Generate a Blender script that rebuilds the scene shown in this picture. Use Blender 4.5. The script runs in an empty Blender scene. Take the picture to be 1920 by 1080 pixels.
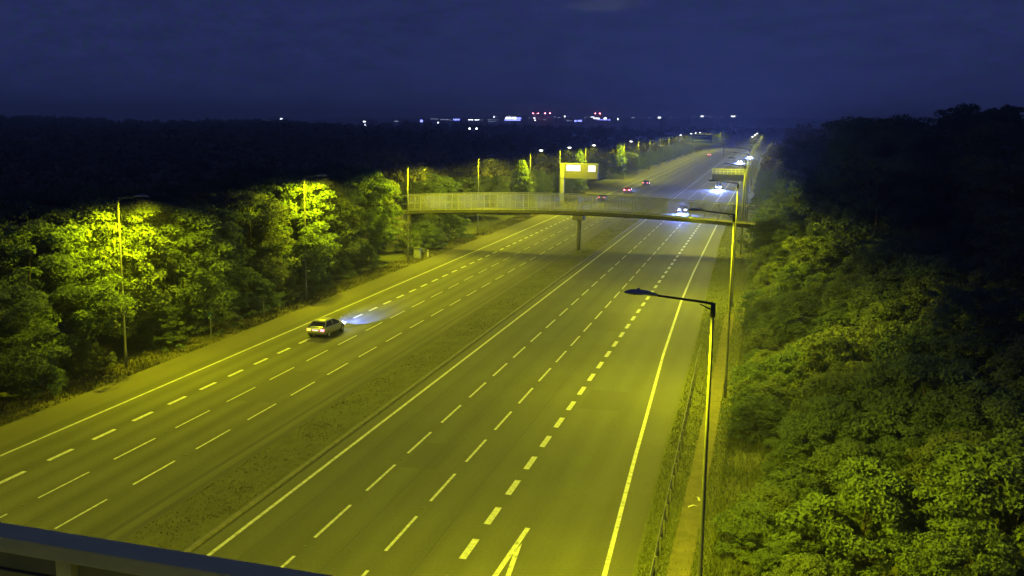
import bpy, bmesh, math, random
import numpy as np
from mathutils import Vector, Matrix
PI = math.pi
rad = math.radians
rnd = random.Random(7)
scn = bpy.context.scene
COL = scn.collection

# ------------------------------------------------------------------ camera
cam_d = bpy.data.cameras.new('camera')
cam = bpy.data.objects.new('camera', cam_d)
COL.objects.link(cam)
cam_d.sensor_width = 36.0
cam_d.lens = 36.0 * 1869.1 / 1920.0
cam_d.clip_start = 0.5
cam_d.clip_end = 30000
CAM_H = 18.83
R_ = Vector((0.96833215, 0.24920628, 0.01513556))
U_ = Vector((-0.05605801, 0.15794667, 0.98585514))
F_ = Vector((-0.24329068, 0.95548369, -0.16691485))
m = Matrix.Identity(4)
for i in range(3):
    m[i][0] = R_[i]; m[i][1] = U_[i]; m[i][2] = -F_[i]
m[2][3] = CAM_H
cam.matrix_world = m
scn.camera = cam

# ------------------------------------------------------------------ sky
world = bpy.data.worlds.new('World')
scn.world = world
world.use_nodes = True
wt = world.node_tree
wt.nodes.clear()
w_out = wt.nodes.new('ShaderNodeOutputWorld')
w_bg = wt.nodes.new('ShaderNodeBackground')
w_sky = wt.nodes.new('ShaderNodeTexSky')
w_sky.sky_type = 'NISHITA'
w_sky.sun_disc = False
w_sky.sun_elevation = rad(-4.0)
w_sky.sun_rotation = rad(200)
w_sky.altitude = 0
w_hs = wt.nodes.new('ShaderNodeMix'); w_hs.data_type = 'RGBA'; w_hs.blend_type = 'MULTIPLY'
w_hs.inputs[0].default_value = 1.0
w_hs.inputs[7].default_value = (1.0, 1.0, 1.0, 1)
w_tc = wt.nodes.new('ShaderNodeTexCoord')
w_map = wt.nodes.new('ShaderNodeMapping'); w_map.inputs['Scale'].default_value = (3, 3, 9)
w_no = wt.nodes.new('ShaderNodeTexNoise'); w_no.inputs['Scale'].default_value = 9.0; w_no.inputs['Detail'].default_value = 9; w_no.inputs['Roughness'].default_value = 0.72
w_rmp = wt.nodes.new('ShaderNodeMapRange')
w_rmp.inputs[1].default_value = 0.3; w_rmp.inputs[2].default_value = 0.75
w_rmp.inputs[3].default_value = 0.80; w_rmp.inputs[4].default_value = 1.22
SKY_FLAT = (0.0195, 0.0285, 0.100, 1)      # night sky glow over the city
w_mixn = wt.nodes.new('ShaderNodeMix'); w_mixn.data_type = 'RGBA'; w_mixn.blend_type = 'MULTIPLY'
w_mixn.inputs[0].default_value = 1.0
w_add = wt.nodes.new('ShaderNodeMix'); w_add.data_type = 'RGBA'; w_add.blend_type = 'ADD'
w_add.inputs[0].default_value = 1.0
w_add.inputs[7].default_value = SKY_FLAT
wt.links.new(w_tc.outputs['Generated'], w_map.inputs['Vector'])
wt.links.new(w_map.outputs[0], w_no.inputs['Vector'])
wt.links.new(w_no.outputs['Fac'], w_rmp.inputs[0])
w_sc = wt.nodes.new('ShaderNodeMix'); w_sc.data_type = 'RGBA'; w_sc.blend_type = 'MULTIPLY'
w_sc.inputs[0].default_value = 1.0
w_sc.inputs[7].default_value = (0.05, 0.05, 0.05, 1)
wt.links.new(w_sky.outputs[0], w_sc.inputs[6])
wt.links.new(w_sc.outputs[2], w_add.inputs[6])
wt.links.new(w_add.outputs[2], w_mixn.inputs[6])
wt.links.new(w_rmp.outputs[0], w_mixn.inputs[7])
def wmath(op, a=None, b=None, va=None, vb=None):
    n_ = wt.nodes.new('ShaderNodeMath'); n_.operation = op
    for k, (lk, v) in enumerate(((a, va), (b, vb))):
        if lk is not None: wt.links.new(lk, n_.inputs[k])
        elif v is not None: n_.inputs[k].default_value = v
    return n_.outputs[0]
def wdot(vec):
    n_ = wt.nodes.new('ShaderNodeVectorMath'); n_.operation = 'DOT_PRODUCT'
    wt.links.new(w_tc.outputs['Generated'], n_.inputs[0]); n_.inputs[1].default_value = vec
    return n_.outputs['Value']
c_dir = (F_ + R_ * ((1135 - 960) / 1869.1) + U_ * ((540 - 9) / 1869.1)).normalized()
ea = wmath('MULTIPLY', wmath('SUBTRACT', wdot(tuple(R_)), vb=c_dir.dot(R_)), vb=1/0.045)
eb = wmath('MULTIPLY', wmath('SUBTRACT', wdot(tuple(U_)), vb=c_dir.dot(U_)), vb=1/0.0075)
e2 = wmath('ADD', wmath('MULTIPLY', ea, ea), wmath('MULTIPLY', eb, eb))
w_mk = wt.nodes.new('ShaderNodeMapRange'); w_mk.interpolation_type = 'SMOOTHSTEP'
w_mk.inputs[1].default_value = 0.0; w_mk.inputs[2].default_value = 1.0; w_mk.inputs[3].default_value = 1.0; w_mk.inputs[4].default_value = 0.0
wt.links.new(e2, w_mk.inputs[0])
w_wisp = wt.nodes.new('ShaderNodeMix'); w_wisp.data_type = 'RGBA'; w_wisp.blend_type = 'ADD'
w_wisp.inputs[7].default_value = (0.034, 0.034, 0.020, 1)
wt.links.new(wmath('MULTIPLY', w_mk.outputs[0], w_no.outputs['Fac']), w_wisp.inputs[0])
wt.links.new(w_mixn.outputs[2], w_wisp.inputs[6])
w_n2 = wt.nodes.new('ShaderNodeTexNoise'); w_n2.inputs['Scale'].default_value = 160; w_n2.inputs['Detail'].default_value = 5; w_n2.inputs['Roughness'].default_value = 0.8
wt.links.new(w_tc.outputs['Generated'], w_n2.inputs['Vector'])
w_r2 = wt.nodes.new('ShaderNodeMapRange'); w_r2.inputs[1].default_value = 0.35; w_r2.inputs[2].default_value = 0.65
wt.links.new(w_n2.outputs['Fac'], w_r2.inputs[0])
w_hue = wt.nodes.new('ShaderNodeMix'); w_hue.data_type = 'RGBA'
w_hue.inputs[6].default_value = (0.80, 1.10, 0.78, 1); w_hue.inputs[7].default_value = (1.12, 0.84, 1.22, 1)
wt.links.new(w_r2.outputs[0], w_hue.inputs[0])
w_fin = wt.nodes.new('ShaderNodeMix'); w_fin.data_type = 'RGBA'; w_fin.blend_type = 'MULTIPLY'; w_fin.inputs[0].default_value = 1.0
wt.links.new(w_wisp.outputs[2], w_fin.inputs[6]); wt.links.new(w_hue.outputs[2], w_fin.inputs[7])
wt.links.new(w_fin.outputs[2], w_bg.inputs['Color'])
w_bg.inputs['Strength'].default_value = 1.0
wt.links.new(w_bg.outputs[0], w_out.inputs['Surface'])

world.cycles.sampling_method = 'NONE'      # an even sky needs no light sampling
scn.view_settings.view_transform = 'Standard'
scn.view_settings.look = 'None'
scn.view_settings.gamma = 1
scn.view_settings.exposure = 0.0
scn.cycles.max_bounces = 4
scn.cycles.diffuse_bounces = 1
scn.cycles.glossy_bounces = 2
scn.cycles.transmission_bounces = 3
scn.cycles.transparent_max_bounces = 6
scn.cycles.use_denoising = True
scn.cycles.use_adaptive_sampling = False
scn.cycles.sample_clamp_indirect = 1.0
scn.cycles.caustics_reflective = False
scn.cycles.caustics_refractive = False
SODIUM = (0.955, 0.97, 0.003)
LAMP_W = 18000.0

# ------------------------------------------------------------------ materials
MATS = {}
def nodes_of(name):
    mt = bpy.data.materials.new(name)
    mt.use_nodes = True
    nt = mt.node_tree
    nt.nodes.clear()
    out = nt.nodes.new('ShaderNodeOutputMaterial')
    MATS[name] = mt
    return mt, nt, out

def surf(name, c1, c2=None, scale=6.0, rough=0.7, metal=0.0, bump=0.0, detail=5, stretch=(1, 1, 1), lo=0.35, hi=0.65, coat=0.0, spec=0.4):
    mt, nt, out = nodes_of(name)
    b = nt.nodes.new('ShaderNodeBsdfPrincipled')
    b.inputs['Roughness'].default_value = rough
    b.inputs['Metallic'].default_value = metal
    b.inputs['Specular IOR Level'].default_value = spec
    b.inputs['Coat Weight'].default_value = coat
    c2 = c2 or tuple(v * 0.8 for v in c1)
    tc = nt.nodes.new('ShaderNodeTexCoord')
    mp = nt.nodes.new('ShaderNodeMapping'); mp.inputs['Scale'].default_value = stretch
    no = nt.nodes.new('ShaderNodeTexNoise'); no.inputs['Scale'].default_value = scale; no.inputs['Detail'].default_value = detail
    no.inputs['Roughness'].default_value = 0.65
    mr = nt.nodes.new('ShaderNodeMapRange'); mr.inputs[1].default_value = lo; mr.inputs[2].default_value = hi
    mx = nt.nodes.new('ShaderNodeMix'); mx.data_type = 'RGBA'
    mx.inputs[6].default_value = (*c1, 1); mx.inputs[7].default_value = (*c2, 1)
    nt.links.new(tc.outputs['Object'], mp.inputs['Vector'])
    nt.links.new(mp.outputs[0], no.inputs['Vector'])
    nt.links.new(no.outputs['Fac'], mr.inputs[0])
    nt.links.new(mr.outputs[0], mx.inputs[0])
    nt.links.new(mx.outputs[2], b.inputs['Base Color'])
    if bump:
        bp = nt.nodes.new('ShaderNodeBump'); bp.inputs['Strength'].default_value = bump; bp.inputs['Distance'].default_value = 0.05
        nt.links.new(no.outputs['Fac'], bp.inputs['Height'])
        nt.links.new(bp.outputs[0], b.inputs['Normal'])
    nt.links.new(b.outputs[0], out.inputs['Surface'])
    return mt

def glow(name, col, strength):
    mt, nt, out = nodes_of(name)
    e = nt.nodes.new('ShaderNodeEmission')
    e.inputs['Color'].default_value = (*col, 1)
    e.inputs['Strength'].default_value = strength
    nt.links.new(e.outputs[0], out.inputs['Surface'])
    return mt

def asphalt(name, base, patch, xs, track=0.12):
    """asphalt with aggregate grain, slow blotches and wheel tracks running along the lanes"""
    mt, nt, out = nodes_of(name)
    L = nt.links.new
    b = nt.nodes.new('ShaderNodeBsdfPrincipled')
    b.inputs['Roughness'].default_value = 0.85
    b.inputs['Specular IOR Level'].default_value = 0.25
    tc = nt.nodes.new('ShaderNodeTexCoord')
    mp = nt.nodes.new('ShaderNodeMapping'); mp.inputs['Scale'].default_value = (0.5, 0.035, 1)
    n1 = nt.nodes.new('ShaderNodeTexNoise'); n1.inputs['Scale'].default_value = 1.0; n1.inputs['Detail'].default_value = 7
    n1.inputs['Roughness'].default_value = 0.6
    L(tc.outputs['Object'], mp.inputs['Vector']); L(mp.outputs[0], n1.inputs['Vector'])
    n2 = nt.nodes.new('ShaderNodeTexNoise'); n2.inputs['Scale'].default_value = 0.22; n2.inputs['Detail'].default_value = 4
    L(tc.outputs['Object'], n2.inputs['Vector'])
    n3 = nt.nodes.new('ShaderNodeTexNoise'); n3.inputs['Scale'].default_value = 9.0; n3.inputs['Detail'].default_value = 4
    L(tc.outputs['Object'], n3.inputs['Vector'])
    sx = nt.nodes.new('ShaderNodeSeparateXYZ'); L(tc.outputs['Object'], sx.inputs[0])
    # wheel tracks: period is half a lane
    ph = nt.nodes.new('ShaderNodeMath'); ph.operation = 'SUBTRACT'; ph.inputs[1].default_value = xs[0]
    L(sx.outputs[0], ph.inputs[0])
    ml = nt.nodes.new('ShaderNodeMath'); ml.operation = 'MULTIPLY'; ml.inputs[1].default_value = 2 * PI / (xs[1] / 2)
    L(ph.outputs[0], ml.inputs[0])
    cs = nt.nodes.new('ShaderNodeMath'); cs.operation = 'COSINE'; L(ml.outputs[0], cs.inputs[0])
    tr = nt.nodes.new('ShaderNodeMath'); tr.operation = 'MULTIPLY'; tr.inputs[1].default_value = track
    L(cs.outputs[0], tr.inputs[0])
    s = nt.nodes.new('ShaderNodeMath'); s.operation = 'ADD'; L(n1.outputs['Fac'], s.inputs[0]); L(tr.outputs[0], s.inputs[1])
    s2 = nt.nodes.new('ShaderNodeMath'); s2.operation = 'MULTIPLY_ADD'; s2.inputs[1].default_value = 0.6
    L(n2.outputs['Fac'], s2.inputs[0]); L(s.outputs[0], s2.inputs[2])
    s3 = nt.nodes.new('ShaderNodeMath'); s3.operation = 'MULTIPLY_ADD'; s3.inputs[1].default_value = 0.5
    L(n3.outputs['Fac'], s3.inputs[0]); L(s2.outputs[0], s3.inputs[2])
    n5 = nt.nodes.new('ShaderNodeTexNoise'); n5.inputs['Scale'].default_value = 5.0; n5.inputs['Detail'].default_value = 6; n5.inputs['Roughness'].default_value = 0.85
    L(tc.outputs['Object'], n5.inputs['Vector'])
    s4 = nt.nodes.new('ShaderNodeMath'); s4.operation = 'MULTIPLY_ADD'; s4.inputs[1].default_value = 1.3
    L(n5.outputs['Fac'], s4.inputs[0]); L(s3.outputs[0], s4.inputs[2])
    mr = nt.nodes.new('ShaderNodeMapRange'); mr.inputs[1].default_value = 1.38; mr.inputs[2].default_value = 2.02
    L(s4.outputs[0], mr.inputs[0])
    mx = nt.nodes.new('ShaderNodeMix'); mx.data_type = 'RGBA'
    mx.inputs[6].default_value = (*base, 1); mx.inputs[7].default_value = (*patch, 1)
    L(mr.outputs[0], mx.inputs[0]); L(mx.outputs[2], b.inputs['Base Color'])
    bp = nt.nodes.new('ShaderNodeBump'); bp.inputs['Strength'].default_value = 0.35; bp.inputs['Distance'].default_value = 0.02
    n4 = nt.nodes.new('ShaderNodeTexNoise'); n4.inputs['Scale'].default_value = 40.0
    L(tc.outputs['Object'], n4.inputs['Vector']); L(n4.outputs['Fac'], bp.inputs['Height']); L(bp.outputs[0], b.inputs['Normal'])
    L(b.outputs[0], out.inputs['Surface'])
    return mt

def leaf_mat(name, c1, c2, c3, trans=0.3):
    mt, nt, out = nodes_of(name)
    L = nt.links.new
    oi = nt.nodes.new('ShaderNodeObjectInfo')
    tc = nt.nodes.new('ShaderNodeTexCoord')
    no = nt.nodes.new('ShaderNodeTexNoise'); no.inputs['Scale'].default_value = 0.55; no.inputs['Detail'].default_value = 6
    no.inputs['Roughness'].default_value = 0.75
    L(tc.outputs['Object'], no.inputs['Vector'])
    mr = nt.nodes.new('ShaderNodeMapRange'); mr.inputs[1].default_value = 0.35; mr.inputs[2].default_value = 0.68
    L(no.outputs['Fac'], mr.inputs[0])
    m1 = nt.nodes.new('ShaderNodeMix'); m1.data_type = 'RGBA'
    m1.inputs[6].default_value = (*c1, 1); m1.inputs[7].default_value = (*c2, 1)
    L(mr.outputs[0], m1.inputs[0])
    m2 = nt.nodes.new('ShaderNodeMix'); m2.data_type = 'RGBA'
    m2.inputs[7].default_value = (*c3, 1)
    r2 = nt.nodes.new('ShaderNodeMath'); r2.operation = 'MULTIPLY'; r2.inputs[1].default_value = 0.6
    L(oi.outputs['Random'], r2.inputs[0]); L(r2.outputs[0], m2.inputs[0]); L(m1.outputs[2], m2.inputs[6])
    d = nt.nodes.new('ShaderNodeBsdfDiffuse'); t = nt.nodes.new('ShaderNodeBsdfTranslucent')
    L(m2.outputs[2], d.inputs['Color']); L(m2.outputs[2], t.inputs['Color'])
    mix = nt.nodes.new('ShaderNodeMixShader'); mix.inputs[0].default_value = trans
    L(d.outputs[0], mix.inputs[1]); L(t.outputs[0], mix.inputs[2])
    L(mix.outputs[0], out.inputs['Surface'])
    return mt

asphalt('asphalt_old', (0.098, 0.095, 0.058), (0.059, 0.058, 0.038), (-34.1, 3.5), 0.20)
asphalt('asphalt_new', (0.090, 0.090, 0.057), (0.062, 0.062, 0.041), (-19.0, 3.55), 0.10)
asphalt('patch_asphalt', (0.074, 0.072, 0.047), (0.060, 0.059, 0.040), (-19.0, 3.55), 0.02)
asphalt('shoulder_asphalt', (0.104, 0.095, 0.058), (0.080, 0.075, 0.045), (-42, 7.0), 0.05)
surf('marking_white', (0.46, 0.46, 0.42), (0.15, 0.15, 0.13), 3.0, 0.6, detail=12, lo=0.46, hi=0.70)
surf('grass_ground', (0.110, 0.116, 0.055), (0.072, 0.080, 0.04), 0.9, 0.95, bump=0.6, detail=9, spec=0.1)
surf('verge_soil', (0.125, 0.110, 0.060), (0.070, 0.070, 0.035), 0.8, 0.95, bump=0.5, detail=9, spec=0.1)
surf('median_soil', (0.108, 0.108, 0.056), (0.074, 0.076, 0.040), 1.3, 0.95, bump=0.6, detail=10, spec=0.1, stretch=(1, 0.35, 1))
surf('strip_dark', (0.040, 0.039, 0.038), (0.055, 0.053, 0.048), 1.4, 0.9, stretch=(1, 0.15, 1))  # dark tone shared by the strips at the reserve and the tar seams
surf('kerb_concrete', (0.15, 0.145, 0.12), (0.10, 0.095, 0.08), 2.5, 0.9, bump=0.2)
surf('concrete', (0.24, 0.23, 0.21), (0.16, 0.15, 0.14), 1.2, 0.9, bump=0.3)
surf('path_bare', (0.140, 0.120, 0.070), (0.085, 0.080, 0.042), 1.3, 0.95, bump=0.5, detail=9)
surf('grass_blade', (0.115, 0.130, 0.055), (0.080, 0.098, 0.04), 0.5, 0.9, spec=0.1)
surf('grass_dry', (0.13, 0.115, 0.055), (0.07, 0.075, 0.03), 0.5, 0.9, spec=0.1)
surf('galvanised', (0.105, 0.11, 0.12), (0.08, 0.085, 0.095), 4.0, 0.6, metal=0.2, spec=0.4)
surf('galvanised_dull', (0.20, 0.205, 0.21), (0.13, 0.135, 0.14), 5.0, 0.6, metal=0.3)
surf('dark_steel', (0.045, 0.047, 0.052), (0.03, 0.031, 0.035), 5.0, 0.55, metal=0.3)
surf('gantry_steel', (0.80, 0.74, 0.30), (0.70, 0.65, 0.27), 1.6, 0.7, metal=0.1)
surf('gantry_panel', (0.32, 0.31, 0.15), (0.26, 0.25, 0.12), 1.2, 0.8)
surf('bridge_steel', (0.55, 0.55, 0.48), (0.42, 0.42, 0.36), 2.0, 0.6)
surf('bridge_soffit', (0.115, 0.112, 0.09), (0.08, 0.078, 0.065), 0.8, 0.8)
surf('luminaire_grey', (0.30, 0.32, 0.35), (0.22, 0.24, 0.27), 3.0, 0.45)
surf('sign_housing', (0.085, 0.078, 0.060), (0.065, 0.06, 0.05), 1.5, 0.6)
surf('sign_pale', (0.30, 0.30, 0.25), (0.24, 0.24, 0.20), 1.5, 0.6)
surf('sign_blue', (0.02, 0.07, 0.32), (0.016, 0.055, 0.27), 1.0, 0.5)
surf('cabinet_paint', (0.34, 0.36, 0.30), (0.26, 0.28, 0.23), 3.0, 0.6)
surf('bark', (0.085, 0.075, 0.06), (0.045, 0.04, 0.033), 3.0, 0.95, bump=0.6, stretch=(1, 1, 0.2))
surf('tyre', (0.02, 0.02, 0.02), (0.014, 0.014, 0.014), 8, 0.85)
surf('rim', (0.40, 0.40, 0.41), (0.30, 0.30, 0.31), 6, 0.35, metal=0.7)
surf('car_glass', (0.018, 0.018, 0.020), (0.012, 0.012, 0.014), 2, 0.12, spec=0.6)
surf('car_trim', (0.025, 0.025, 0.026), (0.02, 0.02, 0.02), 4, 0.6)
surf('plate_white', (0.55, 0.55, 0.50), (0.50, 0.50, 0.45), 4, 0.5)
surf('paint_silver', (0.25, 0.25, 0.27), (0.22, 0.22, 0.24), 1.5, 0.30, metal=0.35, coat=0.5)
surf('paint_dark', (0.03, 0.032, 0.04), (0.025, 0.026, 0.033), 1.5, 0.3, coat=0.5)
surf('paint_red', (0.22, 0.02, 0.018), (0.18, 0.016, 0.015), 1.5, 0.3, coat=0.5)
surf('paint_blue', (0.03, 0.05, 0.16), (0.025, 0.04, 0.13), 1.5, 0.3, coat=0.5)
surf('paint_white', (0.60, 0.60, 0.58), (0.54, 0.54, 0.52), 1.5, 0.3, coat=0.5)
surf('ridge_dark', (0.070, 0.073, 0.075), (0.050, 0.053, 0.055), 0.02, 0.95)
surf('city_wall', (0.075, 0.078, 0.085), (0.05, 0.052, 0.06), 0.05, 0.9)
leaf_mat('leaf_green', (0.082, 0.118, 0.080), (0.138, 0.190, 0.110), (0.130, 0.165, 0.090), 0.25)
leaf_mat('leaf_olive', (0.095, 0.125, 0.080), (0.155, 0.198, 0.105), (0.165, 0.178, 0.085), 0.25)
leaf_mat('leaf_wood', (0.15, 0.145, 0.10), (0.21, 0.20, 0.13), (0.18, 0.17, 0.11), 0.2)
glow('lamp_bowl_glow', (1.0, 0.96, 0.86), 14.0)
glow('headlight_glow', (0.62, 0.70, 1.0), 160.0)
glow('tail_glow', (1.0, 0.18, 0.20), 5.0)
glow('tail_glow_bright', (1.0, 0.10, 0.16), 22.0)
glow('tail_amber', (1.0, 0.50, 0.05), 4.0)
glow('plate_lamp_glow', (1.0, 0.78, 0.85), 1.6)
glow('display_glow', (1.0, 0.94, 0.78), 1.6)
glow('city_white', (0.80, 0.88, 1.0), 11.0)
glow('city_dim', (0.55, 0.65, 0.95), 1.3)
glow('city_blue', (0.22, 0.26, 1.0), 8.0)
glow('beacon_red', (1.0, 0.16, 0.22), 70.0)

# ------------------------------------------------------------------ mesh helpers
class MB:
    def __init__(s):
        s.v = []; s.f = []
    def box(s, x0, x1, y0, y1, z0, z1):
        n = len(s.v)
        s.v += [(x0, y0, z0), (x1, y0, z0), (x1, y1, z0), (x0, y1, z0), (x0, y0, z1), (x1, y0, z1), (x1, y1, z1), (x0, y1, z1)]
        s.f += [(n, n+3, n+2, n+1), (n+4, n+5, n+6, n+7), (n, n+1, n+5, n+4), (n+1, n+2, n+6, n+5), (n+2, n+3, n+7, n+6), (n+3, n, n+4, n+7)]
        return s
    def tube(s, pts, radii, sides=8, caps=True):
        if not hasattr(radii, '__len__'): radii = [radii] * len(pts)
        n0 = len(s.v)
        P = [Vector(p) for p in pts]
        prev = None
        for i, p in enumerate(P):
            d = (P[min(i+1, len(P)-1)] - P[max(i-1, 0)])
            d.normalize()
            if prev is None:
                a = Vector((1, 0, 0)) if abs(d.x) < 0.8 else Vector((0, 1, 0))
            else: a = prev
            u = (a - d * a.dot(d)); u.normalize(); prev = u
            w = d.cross(u)
            for k in range(sides):
                t = 2 * PI * k / sides
                q = p + (u * math.cos(t) + w * math.sin(t)) * radii[i]
                s.v.append(tuple(q))
        for i in range(len(P) - 1):
            for k in range(sides):
                a = n0 + i*sides + k; b = n0 + i*sides + (k+1) % sides
                s.f.append((a, b, b + sides, a + sides))
        if caps:
            s.f.append(tuple(n0 + k for k in reversed(range(sides))))
            e = n0 + (len(P)-1)*sides
            s.f.append(tuple(e + k for k in range(sides)))
        return s
    def ellipsoid(s, c, r, nu=10, nv=6, zmin=-1.0, zmax=1.0):
        n0 = len(s.v)
        for j in range(nv + 1):
            t = zmin + (zmax - zmin) * j / nv
            ang = math.asin(max(-1, min(1, t)))
            for i in range(nu):
                a = 2 * PI * i / nu
                s.v.append((c[0] + r[0]*math.cos(a)*math.cos(ang), c[1] + r[1]*math.sin(a)*math.cos(ang), c[2] + r[2]*t))
        for j in range(nv):
            for i in range(nu):
                a = n0 + j*nu + i; b = n0 + j*nu + (i+1) % nu
                s.f.append((a, b, b+nu, a+nu))
        s.f.append(tuple(n0 + k for k in reversed(range(nu))))
        s.f.append(tuple(n0 + nv*nu + k for k in range(nu)))
        return s
    def poly(s, pts):
        n = len(s.v); s.v += [tuple(p) for p in pts]; s.f.append(tuple(range(n, n+len(pts)))); return s
    def mesh(s, name, mat=None, smooth=False):
        me = bpy.data.meshes.new(name)
        me.from_pydata(s.v, [], s.f)
        if mat: me.materials.append(MATS[mat])
        if smooth: me.polygons.foreach_set('use_smooth', [True]*len(me.polygons))
        me.update()
        return me
    def build(s, name, mat, parent=None, loc=(0, 0, 0), smooth=False, bevel=0.0):
        return link(name, s.mesh(name, mat, smooth), parent, loc, bevel)

def link(name, me, parent=None, loc=(0, 0, 0), bevel=0.0):
    o = bpy.data.objects.new(name, me)
    COL.objects.link(o)
    o.location = loc
    if parent: o.parent = parent
    if bevel:
        md = o.modifiers.new('bevel', 'BEVEL'); md.width = bevel; md.segments = 2; md.limit_method = 'ANGLE'
    return o

def tag(o, label, cat, group=None, kind=None):
    o['label'] = label
    if cat: o['category'] = cat
    if group: o['group'] = group
    if kind: o['kind'] = kind
    return o

def thing(name, label, cat, loc=(0, 0, 0), rz=0.0, group=None):
    o = bpy.data.objects.new(name, None)
    COL.objects.link(o)
    o.location = loc; o.rotation_euler = (0, 0, rz)
    o.empty_display_size = 0.3
    return tag(o, label, cat, group)

def structure(o, label=None):
    o['kind'] = 'structure'
    if label: o['label'] = label
    return o

def np_mesh(name, V, quads, mat):
    me = bpy.data.meshes.new(name)
    V = np.asarray(V, np.float32); Q = np.asarray(quads, np.int32)
    k = Q.shape[1]
    me.vertices.add(len(V)); me.vertices.foreach_set('co', V.ravel())
    me.loops.add(Q.size); me.loops.foreach_set('vertex_index', Q.ravel())
    me.polygons.add(len(Q))
    me.polygons.foreach_set('loop_start', np.arange(0, Q.size, k, dtype=np.int32))
    me.polygons.foreach_set('loop_total', np.full(len(Q), k, np.int32))
    me.materials.append(MATS[mat])
    me.update(calc_edges=True)
    return me

# ------------------------------------------------------------------ the road's line: straight, then bending right far away
BEND_Y, BEND_R = 640.0, 620.0
def cx(Y):
    return 0.0 if Y < BEND_Y else (Y - BEND_Y) ** 2 / (2 * BEND_R)
def lerp_table(T, Y):
    if Y <= T[0][0]: 
        return T[0][1]
    for (a, b), (c, d) in zip(T, T[1:]):
        if Y <= c: return b + (d - b) * (Y - a) / (c - a)
    return T[-1][1]
YS = [-40, -20, 0, 15, 25, 30, 35, 40, 45, 50, 55, 60, 66, 72, 80, 87, 95, 106, 118, 127, 145, 164, 186, 210, 250, 300, 360, 430, 500, 560, 600] + list(range(640, 1120, 20))
RX_EDGE = [(-40, -0.6), (20, -4.75), (39, -5.75), (54, -6.46), (60, -6.7), (80, -7.55), (106, -8.30), (127, -8.60), (186, -8.87), (300, -8.9)]
RX_VERGE = [(-40, 0.6), (20, -4.0), (39, -4.63), (54, -5.0), (87, -5.35), (110, -6.0), (164, -7.1), (250, -7.5)]
def strip(fl, fr, z, ys, cxf=cx, thick=0.0):
    mb = MB()
    for Y in ys:
        mb.v.append((fl(Y) + cxf(Y), Y, z)); mb.v.append((fr(Y) + cxf(Y), Y, z))
    for i in range(len(ys) - 1):
        mb.f.append((2*i, 2*i+1, 2*i+3, 2*i+2))
    if thick:
        n = len(mb.v)
        for Y in ys:
            mb.v.append((fl(Y) + cxf(Y), Y, z-thick)); mb.v.append((fr(Y) + cxf(Y), Y, z-thick))
        for i in range(len(ys)-1):
            mb.f.append((n+2*i, 2*i, 2*i+2, n+2*i+2)); mb.f.append((2*i+1, n+2*i+1, n+2*i+3, 2*i+3))
        mb.f.append((0, n, n+1, 1))
    return mb
k_ = lambda c: (lambda Y: c)

xA, xB, xC, xD = -22.6, -19.02, -15.43, -11.95
xF, xG, xI, xJ = -40.40, -37.39, -34.11, -30.79

g = MB()
GX = [-6000, -3500, -1500, -600, -300, -150, -80, -60, -48, -45, -40, -20, -5, 0, 8, 20, 40, 80, 200, 800, 3500, 6000]
GY = [-600, -100, -40, 0, 30, 60, 90, 120, 160, 220, 300, 400, 550, 700, 900, 1300, 2500, 5000, 9000]
for y in GY:
    for x in GX: g.v.append((x, y, -0.05 - 0.016 * max(0.0, math.hypot(x, y) - 900)))
for j in range(len(GY)-1):
    for i in range(len(GX)-1):
        a = j*len(GX)+i; g.f.append((a, a+1, a+1+len(GX), a+len(GX)))
ground = structure(g.build('ground', 'grass_ground'))
# low wooded ridge on the far right of the horizon
def ridge_z(x, y):
    px = 1447.5 + 1869.1 * x / y
    top = float(np.interp(px, [700, 1000, 1180, 1320, 1450, 1700, 2100], [0, 4, 16, 27, 31, 24, 10]))
    return CAM_H + top - 3 + 1.5*math.sin(x*0.021) + 1.2*math.sin(x*0.057)
hl = MB()
HX = list(range(-2400, 2200, 60))
for y, f in ((4300, -0.25), (4900, 0.75), (5400, 1.0), (6200, 0.6), (7500, -0.2)):
    for x in HX: hl.v.append((x, y, -75 + (ridge_z(x, 5400) + 75) * max(0, f) if f > 0 else -115))
for j in range(4):
    for i in range(len(HX)-1):
        a = j*len(HX)+i; hl.f.append((a, a+1, a+1+len(HX), a+len(HX)))
hills = structure(hl.build('hills', 'ridge_dark', smooth=True), 'low dark ridge on the horizon')

road_l = structure(strip(k_(-41.6), k_(-27.45), 0.0, YS).build('road', 'asphalt_old'), 'left carriageway with traffic driving away')
sh_l = structure(strip(k_(-44.1), k_(-41.6), 0.0, YS).build('hard_shoulder', 'shoulder_asphalt'), 'pale hard shoulder beside the left carriageway')
road_r = structure(strip(k_(-23.55), lambda Y: lerp_table(RX_VERGE, Y), 0.0, YS).build('road', 'asphalt_new'), 'right carriageway with traffic approaching')
median = structure(strip(k_(-27.05), k_(-23.75), 0.03, YS).build('median', 'median_soil'), 'rough grassy central reserve between the carriageways')
dark_strip_a = structure(strip(k_(-27.45), k_(-27.05), 0.004, YS).build('dark_strip', 'strip_dark'), 'narrow dark strip along the central reserve')  # narrow flat strip, darker than the surfaces on either side
dark_strip_b = structure(strip(k_(-28.25), k_(-27.95), 0.004, YS).build('dark_strip', 'strip_dark'), 'second narrow dark strip beside the central reserve')  # second flat strip in the same dark tone
kerb = structure(strip(k_(-23.75), k_(-23.55), 0.10, YS, thick=0.12).build('kerb', 'kerb_concrete'), 'low concrete kerb along the central reserve')
verge_l = structure(strip(k_(-47.2), k_(-44.1), -0.006, YS).build('verge', 'verge_soil'), 'dry grassy verge beside the left carriageway')
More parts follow.
